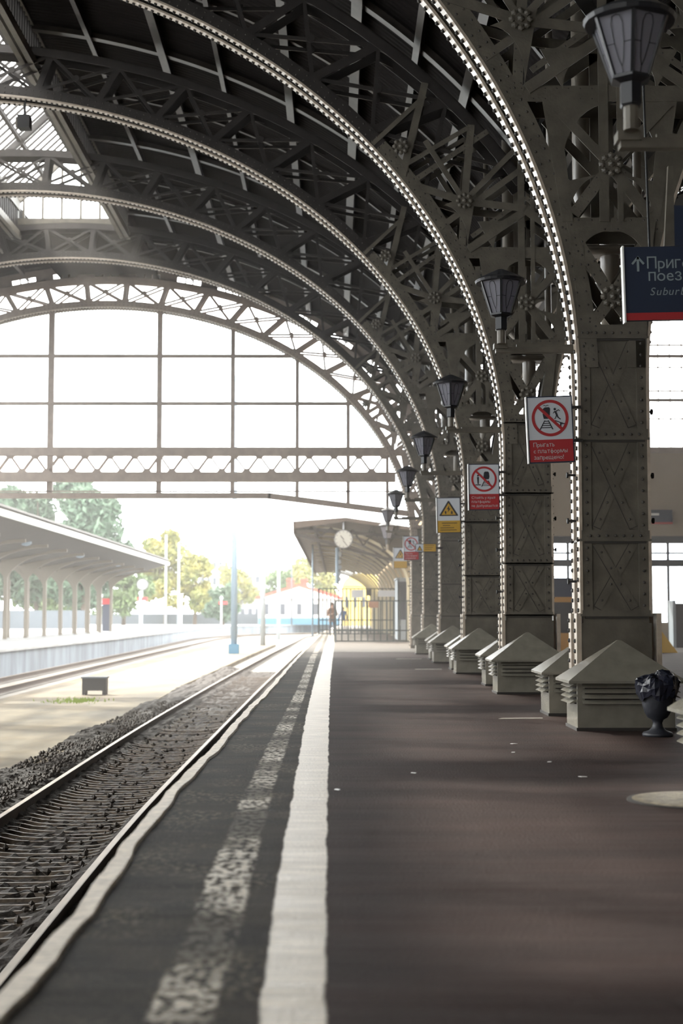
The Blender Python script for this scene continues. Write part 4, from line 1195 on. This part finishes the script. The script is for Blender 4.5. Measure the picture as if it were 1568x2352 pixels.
# ------------------------------------------------------------ gate, fence, posters
def railing(name, loc, label, w, z0, z1, nb, rails, mat_='fence', r_=.026, cat='fence'):
    r = empty(name, loc, label=label, cat=cat)
    for z in rails: MB().box(0, w, -.025, .025, z-.025, z+.025).build('rail', mat_, r)
    for i in range(nb):
        x = w*i/(nb-1); rr = r_*1.8 if i in (0, nb-1) else r_
        MB().box(x-rr, x+rr, -rr, rr, z0, z1).build('bar', mat_, r)
    return r
gte = railing('platform_gate', (-.04, 58.5, 0), 'low dark steel gate closing the end of the platform', 3.15, .03, 1.68, 13, (.05, .48, 1.68), cat='gate')
p = MB().tube([(3.1, 0, 1.7), (3.3, 0, 1.66), (3.42, 0, 1.5), (3.42, 0, 1.3)], .025, 8); p.build('curved_end', 'fence', gte)
p = MB().box(-.02, .02, -.3, .3, 0, .04); p.bar((0,-.28,0), (0,0,.4), .03, .03); p.bar((0,.28,0), (0,0,.4), .03, .03); p.build('stay', 'fence', gte)
MB().box(1.35, 1.75, -.03, -.02, 1.40, 1.66).build('plate', 'jacket', gte)
fn = railing('tall_fence', (-.9, 74, 0), 'taller railing behind the gate, dense with upright bars', 4.7, .12, 2.46, 24, (.15, .35, .85, 2.46))
nb_ = MB().box(1.68, 2.3, -.05, -.03, 2.0, 2.4).build('notice', 'white', fn); nb_['label'] = 'white notice board'
MB().box(2.45, 2.7, -.05, -.03, 2.1, 2.42).build('small_notice', 'black', fn)
MB().box(3.05, 3.9, -.05, -.03, 2.05, 2.38).build('long_notice', 'white', fn)

# ------------------------------------------------------------ canopies
cr_ = empty('platform_canopy', (0, 0, 0), label='brown platform canopy with curved ribs beyond the gate, right of the tracks', cat='canopy')
YC0, YC1 = 60.5, 126
def canopy_z(x): return 4.95-.0*(x)                 # nearly flat soffit over the platform
mb = MB()
prof = [(-1.75, 4.75), (-1.75, 5.05), (0.4, 5.22), (3.6, 4.75), (3.6, 4.6), (0.4, 5.05)]
vs = [(x, YC0, z) for x, z in prof]+[(x, YC1, z) for x, z in prof]; n = len(prof)
mb.add(vs, [tuple(range(n)), tuple(reversed(range(n, 2*n)))]+[(i, i+n, (i+1)%n+n, (i+1)%n) for i in range(n)])
f = mb.build('roof_slab', 'canopy', cr_); fix_normals(f)
vl = MB(); y = YC0
while y < YC1: vl.box(-1.82, -1.76, y, y+.25, 4.62-.08*(int(y*4) % 2), 5.05); y += .3
vl.build('valance', 'canopy', cr_)
y = YC0+.4; i = 0
while y < YC1:
    mb = MB()
    # arched rib springing from the column head at x 3.05
    pts = []
    for j in range(13):
        a = PI/2*j/12; pts.append((3.05-4.4*(1-math.cos(a)) if 0 else 3.05-4.3*math.sin(a)**1.0*1.0, 0, 0))
    arc = [(3.05-4.4*(1-math.cos(PI/2*j/12)), 2.3+2.55*math.sin(PI/2*j/12)) for j in range(13)]
    N_ = []
    for j in range(13):
        p0 = Vector(arc[max(0, j-1)]); p1 = Vector(arc[min(12, j+1)]); d = (p1-p0).normalized(); N_.append((d.y, -d.x))
    N_ = [(-a, -b) for a, b in N_]
    mb.sweep(arc, N_, -.06, .06, -.04, .04)
    f = mb.build('curved_rib', 'canopy_rib', cr_); f.location.y = y; fix_normals(f)
    MB().box(2.98, 3.10, y-.06, y+.06, 0, 2.5).build('column', 'canopy_rib', cr_)
    y += 4.4; i += 1
mb = MB()
for x in (-.9, .3, 1.5, 2.6): mb.box(x-.05, x+.05, YC0, YC1, canopy_z(x)-.32, canopy_z(x)-.1)
mb.build('longitudinal_beams', 'canopy_dark', cr_)
mb = MB()
for y in (YC0+.1,):
    mb.xz((-1.7, 4.78), (3.3, 4.35), .14, y, y+.1); mb.xz((-1.7, 4.5), (3.2, 3.2), .12, y, y+.1)
    for x in (-1.1, -.2, .7, 1.6): mb.xz((x, 4.75-.08*x), (x+.45, 4.2-.24*x), .07, y, y+.08); mb.xz((x+.9, 4.7-.08*x), (x+.45, 4.2-.24*x), .07, y, y+.08)
mb.build('end_truss', 'canopy_dark', cr_)
wl = MB().box(3.75, 4.0, 50.8, 130, 0, 5.6); struct(wl.build('wall_station', 'wall_yellow'))
gw = empty('glazed_shed', (3.3, 66, 0), label='small dark glazed booth at the right end of the fence', cat='booth')
MB().box(-.55, -.5, -1.5, 1.5, 0, 2.7).box(.0, .05, -1.5, 1.5, 0, 2.7).box(-.55, .05, -1.5, -1.45, 0, 2.7).box(-.6, .1, -1.55, 1.55, 2.7, 2.78).build('frame', 'post_grey', gw)
MB().box(-.5, 0, -1.52, -1.5, .9, 2.6).build('dark_pane', 'window_dark', gw)
ck = empty('platform_clock', (.30, 60.2, 4.28), label='round white station clock hanging under the canopy end', cat='clock')
MB().tube([(0,-.06,0), (0,.06,0)], .40, 36).build('case', 'shop', ck)
MB().tube([(0,-.07,0), (0,-.06,0)], .365, 36).build('dial', 'clock', ck)
tk = MB()
for h in range(12):
    a = 2*PI*h/12; tk.xz((.29*math.sin(a), .29*math.cos(a)), (.345*math.sin(a), .345*math.cos(a)), .022, -.076, -.07)
tk.build('hour_marks', 'black', ck)
MB().xz((-.03, -.05), (.14, -.25), .022, -.08, -.076).build('minute_hand', 'black', ck)
MB().xz((.02, -.02), (-.12, .15), .03, -.083, -.08).build('hour_hand', 'black', ck)
MB().bar((0,0,.38), (0,.4,.75), .06, .06).build('hanger', 'shop', ck)
sg = empty('signal_mast', (.05, 66, 0), label='pale blue signal hanging below the clock', cat='signal')
MB().tube([(0,0,2.55), (0,0,4.2)], .09, 10).build('mast', 'post_blue', sg)
for z, rr in ((3.9, .13), (3.55, .12), (3.3, .14), (3.0, .11), (2.75, .12)): MB().box(.05, .05+rr, -.12, .06, z-.1, z+.08).build('signal_head', 'post_grey', sg)
MB().tube([(0,0,4.15), (0,0,5.0)], .02, 6).build('hanger', 'shop', sg)

cl = empty('far_canopy', (-19.8, 0, 0), label='long dark-bellied canopy with arched columns on the left platform', cat='canopy')
CY0, CY1 = 40, 124
prof = [(5.3, 5.45), (5.3, 5.75), (2.5, 5.85), (0, 6.1), (-5.3, 5.75), (-5.3, 5.45), (-2.5, 4.65), (0, 4.2), (2.5, 4.65)]
n = len(prof); vs = [(x, CY0, z) for x, z in prof]+[(x, CY1, z) for x, z in prof]
f = MB().add(vs, [tuple(range(n)), tuple(reversed(range(n, 2*n)))]+[(i, i+n, (i+1)%n+n, (i+1)%n) for i in range(n)]).build('roof_slab', 'canopy_dark', cl); fix_normals(f)
MB().box(5.3, 5.42, CY0, CY1+.1, 5.38, 5.66).build('gutter', 'roof_edge', cl)
MB().box(5.1, 5.36, CY0, CY1+.1, 5.80, 5.9).build('roof_lip', 'roof_top', cl)
y = 50.0
while y < CY1:
    MB().box(.5, .72, y-.12, y+.12, -.3, 3.3).build('column', 'bracket', cl); MB().box(-.62, -.4, y-.12, y+.12, -.3, 3.3).build('column', 'bracket', cl)
    for sg_ in (1, -1):
        arc = [(sg_*(.55+3.6*(1-math.cos(PI/2*j/10))), 2.9+1.95*math.sin(PI/2*j/10)) for j in range(11)]; N_ = []
        for j in range(11):
            p0 = Vector(arc[max(0, j-1)]); p1 = Vector(arc[min(10, j+1)]); d = (p1-p0).normalized(); N_.append((-d.y*sg_, d.x*sg_))
        mb = MB(); mb.sweep(arc, N_, -.08, .08, y-.08, y+.08)
        # filled haunch plate
        mb.poly([(sg_*.5, 2.9)]+[a for a in arc[1:10]]+[(sg_*3.0, 4.95), (sg_*.3, 4.5)], y-.04, y+.04)
        f = mb.build('curved_bracket', 'bracket', cl); fix_normals(f)
    y += 5.6
for y in (60, 76, 92, 108):
    o = empty('canopy_loudspeaker', (-16.4, y, 5.0), label=['bluish lamp hanging under the left canopy, %s' % w for w in ('nearest', 'second', 'third', 'farthest')][(y-60)//16], cat='lamp', group='lamps under the left canopy')
    MB().lathe([(.05, .5), (.06, .2), (.26, .08), (.3, -.12), (.2, -.2), (.02, -.24)], 12).build('lamp_head', 'post_blue', o)
kk = empty('info_pillar', (-20.1, 126, -.3), label='red-topped dark blue panel at the end of the left canopy', cat='sign')
MB().box(-.32, .32, -.15, .15, 0, 2.35).build('panel', 'navy', kk); MB().box(-.34, .34, -.16, .16, 2.35, 2.85).build('red_top', 'red', kk); MB().box(.32, .42, -.1, .1, 0, 2.6).build('edge_post', 'roof_edge', kk)

# ------------------------------------------------------------ outdoor posts
def post(loc, h, r0, r1, m, label, base=None, cat='lamp post', arms=(), name='catenary_mast'):
    o = empty(name, loc, label=label, cat=cat)
    MB().tube([(0,0,0), (0,0,h)], [r0, r1], 12).build('shaft', m, o, True)
    if base: MB().box(-base, base, -base, base, 0, base*1.9).build('footing', 'base_blue', o)
    for z, w in arms: MB().box(-w, w, -.06, .06, z-.06, z+.06).build('cross_arm', m, o)
    return o
post((-6.38, 90, -1.3), 17.5, .21, .13, 'post_blue', 'tall blue-grey mast with a blue footing standing between the tracks', .32)
post((-5.85, 115, -1.3), 9.3, .22, .14, 'post_grey', 'mast with two wide cross arms beyond the tall blue mast', None, arms=((9.2, 1.1), (6.4, 1.0), (5.9, .9)))
post((-5.6, 140, -1.3), 9.0, .2, .1, 'post_grey', 'slim mast with short bracket to the right of the cross-armed mast', None, arms=((7.6, .6),))
post((-6.2, 200, -.3), 11, .12, .08, 'far_fence', 'thin distant pole above the white house roof')
post((-1.25, 76, -.0), 5.2, .05, .04, 'post_blue', 'slender pale pole at the left end of the tall fence')
post((-22.5, 190, -.3), 12.0, .16, .12, 'post_grey', 'wooden-looking pole before the yellow trees, left of a pair')
post((-20.8, 190, -.3), 11.0, .2, .12, 'post_grey', 'pole before the yellow trees, right of a pair')
for i, (x, y, h, lab) in enumerate(((-19.7, 145, 3.4, 'small platform post with clock, beyond the canopy end'), (-18.8, 175, 3.6, 'small white platform post with arm sign, left of the tall mast'), (-13.4, 168, 3.2, 'small white platform post with red arm sign, beside the bush'), (-24.5, 150, 3.2, 'small platform post holding a pale square sign'))):
    o = empty('platform_post', (x, y, -.3), label=lab, cat='post')
    MB().box(-.09, .09, -.09, .09, 0, h).build('shaft', 'bld_white', o); MB().box(-.3, .7, -.04, .04, h-.55, h-.2).build('arm_sign', 'red' if i % 2 == 0 else 'bld_white', o)
    MB().lathe([(.05, h), (.2, h+.1), (.16, h+.35), (.02, h+.4)], 10).build('lamp_head', 'bld_white', o)
o = empty('round_clock', (-20.2, 150, 0), label='round clock on the left platform under the canopy tip', cat='clock')
MB().tube([(0,0,4.3), (0,.15,4.3)], .62, 24).build('case', 'shop', o); MB().tube([(0,-.03,4.3), (0,0,4.3)], .52, 24).build('dial', 'clock', o); MB().box(-.05, .05, 0, .1, -.3, 3.7).build('post', 'post_grey', o)

# far fence
ff = empty('far_fence', (0, 0, 0), label='long low grey fence along the back of the far platform', cat='fence')
MB().box(-62, -2, 198+20, 198.2+20, -.3, 1.3).build('panel', 'far_fence', ff)
MB().box(-55, -26, 150, 150.2, -.3, 1.6).build('panel', 'far_fence', ff)

# ------------------------------------------------------------ buildings
def building(name, x0, x1, y, d, z1, m, label, win=None, roof=None, rh=1.5):
    o = empty(name, ((x0+x1)/2, y, -.3), label=label, cat='building'); w = (x1-x0)/2
    MB().box(-w, w, 0, d, 0, z1).build('walls', m, o)
    if win:
        nx_, nz_, ww, wh = win
        for i in range(nx_):
            for j in range(nz_):
                cx = -w+(i+.5)*2*w/nx_; cz = z1*(j+.6)/nz_
                MB().box(cx-ww/2, cx+ww/2, -.05, 0, cz-wh/2, cz+wh/2).build('window', 'window_dark', o)
    if roof == 'gable':
        f = MB().poly([(-w-.4, z1), (w+.4, z1), (w+.4, z1+.25), (0, z1+rh), (-w-.4, z1+.25)], -.4, d).build('roof', 'roof_red', o); fix_normals(f)
        f = MB().poly([(-w+.3, z1), (w-.3, z1), (0, z1+rh-.45)], -.42, -.38).build('gable_wall', m, o); fix_normals(f)
    elif roof: MB().box(-w-.3, w+.3, -.3, d, z1, z1+.3).build('roof', roof, o)
    return o
b = building('white_house', -11.5, 0.6, 212, 15, 3.8, 'bld_white', 'low white house with red roof edge and two chimneys beyond the tracks', (5, 1, .7, 1.6), 'gable', 2.2)
for cx in (-1.4, .6): MB().box(cx-.5, cx+.5, 3, 4, 4.5, 6.9).box(cx-.6, cx+.6, 2.9, 4.1, 6.5, 6.7).build('chimney', 'roof_red', b)
MB().box(-6.0, 6.0, -.1, 0, 0, 1.0).build('blue_plinth', 'base_blue', b)
building('long_white_building', 0.6, 9, 220, 15, 5.2, 'bld_white', 'long white building glimpsed through the railings', (6, 1, .6, 1.8), 'roof_edge')
b = building('yellow_hall', .8, 6.5, 190, 12, 5.2, 'bld_yellow', 'yellow building with a rounded roof under the far end of the canopy', (5, 1, .4, 1.4))
f = MB().poly([(2.85*math.cos(a), 5.1+1.9*math.sin(a)) for a in np.linspace(0, PI, 16)], 0, 12).build('rounded_roof', 'bld_yellow', b); fix_normals(f)
building('white_block', -28.5, -23.5, 300, 12, 13, 'bld_white', 'pale tall block left of the tall mast', (4, 4, .7, 1.5), 'roof_edge')
building('lilac_block', -24, -15.5, 330, 12, 11, 'bld_grey', 'lilac-grey block behind the masts', (5, 3, .9, 1.4), 'roof_top')
# ------------------------------------------------------------ trees
def tree(x, y, z0, h, rx, m, label, leaves=3500, ls=.28, sx_=1.0, trunk=True, seed=0):
    R = np.random.RandomState(seed+11); o = empty('tree', (x, y, z0), label=label, cat='tree')
    nb = 16; cs = []
    for i in range(nb):
        a = R.rand()*2*PI; rr = R.rand()**.5*rx*.75; zz = h*(.25+.68*R.rand()); k_ = 1-.45*max(0, (zz/h-.55))/.45
        cs.append((rr*math.cos(a)*k_*sx_, rr*math.sin(a)*k_*.7, zz, rx*(.28+.2*R.rand())))
    idx = R.randint(0, nb, leaves); dirs = R.randn(leaves, 3); dirs /= np.linalg.norm(dirs, axis=1)[:, None]
    rad = R.rand(leaves)**.35
    vs = []; fs = []
    for i in range(leaves):
        c = cs[idx[i]]; p = Vector((c[0]+dirs[i,0]*c[3]*rad[i], c[1]+dirs[i,1]*c[3]*rad[i], max(.2, c[2]+dirs[i,2]*c[3]*.85*rad[i])))
        u = Vector(R.randn(3)).normalized()*ls*1.35*(.6+.8*R.rand()); w = Vector(R.randn(3)).normalized()*ls*(.6+.6*R.rand())
        k_ = len(vs); vs += [p-u, p+w*.5, p+u, p-w*.5]; fs.append((k_, k_+1, k_+2, k_+3))
    MB().add(vs, fs).build('crown', m, o)
    if trunk:
        mb = MB().tube([(0,0,0), (.1,0,h*.4), (0,.1,h*.8)], [.3, .2, .06], 8)
        for i in range(6): c = cs[i]; mb.tube([(0.05,0,h*.3), (c[0]*.6, c[1]*.6, c[2]*.8)], [.12, .04], 6)
        mb.build('trunk', 'bark', o)
    return o
tree(-35, 168, -.3, 18.5, 8.5, 'leaf_bg', 'large blue-green tree behind the left canopy, leftmost', 16000, .5, seed=1)
tree(-29.0, 165, -.3, 17.0, 5.5, 'leaf_bg', 'tall green tree behind the middle of the left canopy', 10000, .45, seed=2)
tree(-40, 150, -.3, 14.5, 6, 'leaf_bg', 'dark green tree at the extreme left edge', 5000, .45, seed=21)
tree(-25.5, 215, -.3, 14.0, 4.8, 'leaf_y', 'yellowing tree above the tip of the left canopy', 6500, .42, seed=3)
tree(-20.8, 212, -.3, 10.5, 3.8, 'leaf_y', 'golden-yellow tree behind the pair of poles', 5000, .4, seed=4)
tree(-29.5, 200, -.3, 9, 4.5, 'leaf_g', 'green tree seen between the canopy columns, right one', 4500, .4, seed=5)
tree(-37.5, 190, -.3, 9, 5.5, 'leaf_g', 'green tree seen between the canopy columns, middle one', 4500, .4, seed=6)
tree(-47, 190, -.3, 9, 5.5, 'leaf_g', 'green tree seen between the canopy columns, left one', 4500, .4, seed=7)
tree(-15.8, 200, -.3, 5.6, 2.6, 'leaf_bg', 'round bluish bush left of the tall mast', 3500, .3, seed=8)
tree(-20, 290, -.3, 12.0, 4.5, 'leaf_y', 'small yellow-green tree on the skyline beside the mast', 3000, .5, seed=9)
tree(-11, 300, -.3, 11, 6, 'leaf_g', 'pale green tree behind the white house, left', 4500, .5, seed=10)
tree(-3.5, 290, -.3, 13.0, 6, 'leaf_y', 'pale yellow tree behind the chimneys of the white house', 5000, .5, seed=12)

# ------------------------------------------------------------ people
def skin_mesh(name, verts, edges, radii, m, parent, levels=2, root=0):
    me = bpy.data.meshes.new(name); me.from_pydata(verts, edges, []); o = bpy.data.objects.new(name, me); C.objects.link(o)
    sk_ = o.modifiers.new('skin', 'SKIN'); sk_.use_smooth_shade = True
    for i, r in enumerate(radii):
        v = me.skin_vertices[0].data[i]; v.radius = r if isinstance(r, tuple) else (r, r); v.use_root = (i == root)
    sb = o.modifiers.new('sub', 'SUBSURF'); sb.levels = levels; sb.render_levels = levels
    bpy.context.view_layer.update()
    m2 = bpy.data.meshes.new_from_object(o.evaluated_get(bpy.context.evaluated_depsgraph_get()))
    bpy.data.objects.remove(o); m2.materials.clear(); m2.materials.append(M[m])
    for p in m2.polygons: p.use_smooth = True
    o = bpy.data.objects.new(name, m2); C.objects.link(o); o.parent = parent
    return o
def person(loc, rz, label, top, hold=True, h=1.76, walk=.0):
    r = empty('person', loc, rz, label=label, cat='person'); s_ = h/1.76
    r.scale = (s_, s_, s_)
    # skeleton: facing -Y
    hands = [(.07, -.30, 1.18), (-.07, -.30, 1.16)] if hold else [(.30, -.04, .80), (-.30, -.04, .80)]
    elb = [(.25, -.03, 1.08), (-.25, -.03, 1.08)] if hold else [(.27, .03, 1.10), (-.27, .03, 1.10)]
    # body (skin): head, neck, hands, continuous through torso
    V = [(0,.0,.95), (0,.01,1.15), (0,.0,1.38), (0,-.0,1.50), (0,-.02,1.60), (0,-.015,1.70),
         (.17,0,1.42), elb[0], hands[0], (-.17,0,1.42), elb[1], hands[1],
         (.09,0,.90), (.10,-.01-walk,.50), (.10,.02+walk,.09), (.10,-.12,.04), (-.09,0,.90), (-.10,-.01+walk,.50), (-.10,.02-walk,.09), (-.10,-.12,.04)]
    E_ = [(0,1),(1,2),(2,3),(3,4),(4,5),(2,6),(6,7),(7,8),(2,9),(9,10),(10,11),(0,12),(12,13),(13,14),(14,15),(0,16),(16,17),(17,18),(18,19)]
    Rr = [(.13,.1),(.12,.09),(.13,.09),.05,.075,.07,.055,.04,.026,.055,.04,.026,.075,.05,.035,.03,.075,.05,.035,.03]
    # fingers
    for hi, sgn in ((8, 1), (11, -1)):
        H_ = Vector(V[hi]); E0 = Vector(V[hi-1]); d = (H_-E0).normalized(); side = d.cross(Vector((0,0,1)))
        if side.length < .2: side = Vector((1,0,0))
        side.normalize(); curl = Vector((0,0,-1)) if hold else Vector((0,-1,0))
        palm = H_+d*.05; V.append(tuple(palm)); Rr.append((.03,.018)); E_.append((hi, len(V)-1)); pi_ = len(V)-1
        for fi, L_ in enumerate((.062, .072, .068, .052)):
            b_ = palm+side*(fi-1.5)*.02+d*.025; m_ = b_+d*L_*.5; e = m_+(d*.5+curl*.6)*L_*.5
            V += [tuple(b_), tuple(m_), tuple(e)]; Rr += [.009, .0085, .0075]; n_ = len(V); E_ += [(pi_, n_-3), (n_-3, n_-2), (n_-2, n_-1)]
        b_ = H_+side*.035*(-sgn)+d*.02; V += [tuple(b_), tuple(b_+side*.02*(-sgn)+d*.04)]; Rr += [.011, .009]; n_ = len(V); E_ += [(hi, n_-2), (n_-2, n_-1)]
    skin_mesh('body', V, E_, Rr, 'skin', r, 1)
    # face: nose, ears, eyes, mouth as one child
    fc = MB(); fc.add([(-.014,-.088,1.60),(.014,-.088,1.60),(0,-.115,1.605),(0,-.09,1.66)], [(0,1,2),(0,2,3),(1,3,2)])
    for sx1 in (1,-1): fc.tube([(sx1*.072,-.01,1.60),(sx1*.085,0,1.65)], .014, 6); fc.tube([(sx1*.03,-.084,1.655),(sx1*.03,-.094,1.655)], .009, 6)
    fc.tube([(-.025,-.085,1.565),(.025,-.085,1.565)], .006, 5)
    fc.build('face_features', 'skin', r)
    V = [(0,0,.92),(0,.01,1.1),(0,0,1.32),(0,0,1.45),(.18,0,1.42),elb[0],tuple(Vector(elb[0]).lerp(Vector(hands[0]), .9)),(-.18,0,1.42),elb[1],tuple(Vector(elb[1]).lerp(Vector(hands[1]), .9)), (0,0,.82)]
    skin_mesh('jacket', V, [(0,1),(1,2),(2,3),(3,4),(4,5),(5,6),(3,7),(7,8),(8,9),(0,10)], [(.19,.14),(.17,.125),(.20,.13),(.10,.08),.085,.065,.045,.085,.065,.045,(.185,.135)], top, r)
    V = [(0,0,.93),(.09,0,.86),(.105,-.01-walk,.50),(.105,.02+walk,.10),(-.09,0,.86),(-.105,-.01+walk,.50),(-.105,.02-walk,.10)]
    skin_mesh('trousers', V, [(0,1),(1,2),(2,3),(0,4),(4,5),(5,6)], [(.15,.11),.095,.065,.055,.095,.065,.055], 'jeans', r)
    for sx1 in (1, -1): MB().tube([(sx1*.105,.06,.05),(sx1*.105,-.05,.045),(sx1*.11,-.17,.035)], [.045,.045,.032], 8).build('shoe', 'black', r, True)
    hr = MB().lathe([(.085, 1.63), (.092, 1.68), (.085, 1.74), (.055, 1.785), (.01, 1.80)], 16, (0, .012, 0)); hr.build('hair', 'hair', r, True)
    if hold: MB().box(-.05, .05, -.37, -.33, 1.14, 1.22).build('held_camera', 'black', r)
    return r
person((-.22, 77.5, 0), .15, 'person in brown jacket and dark trousers holding a small camera behind the railing', 'jacket')
person((.55, 112, 0), PI, 'distant person in a blue coat on the platform under the canopy', 'bluecoat', False, 1.7, .08)
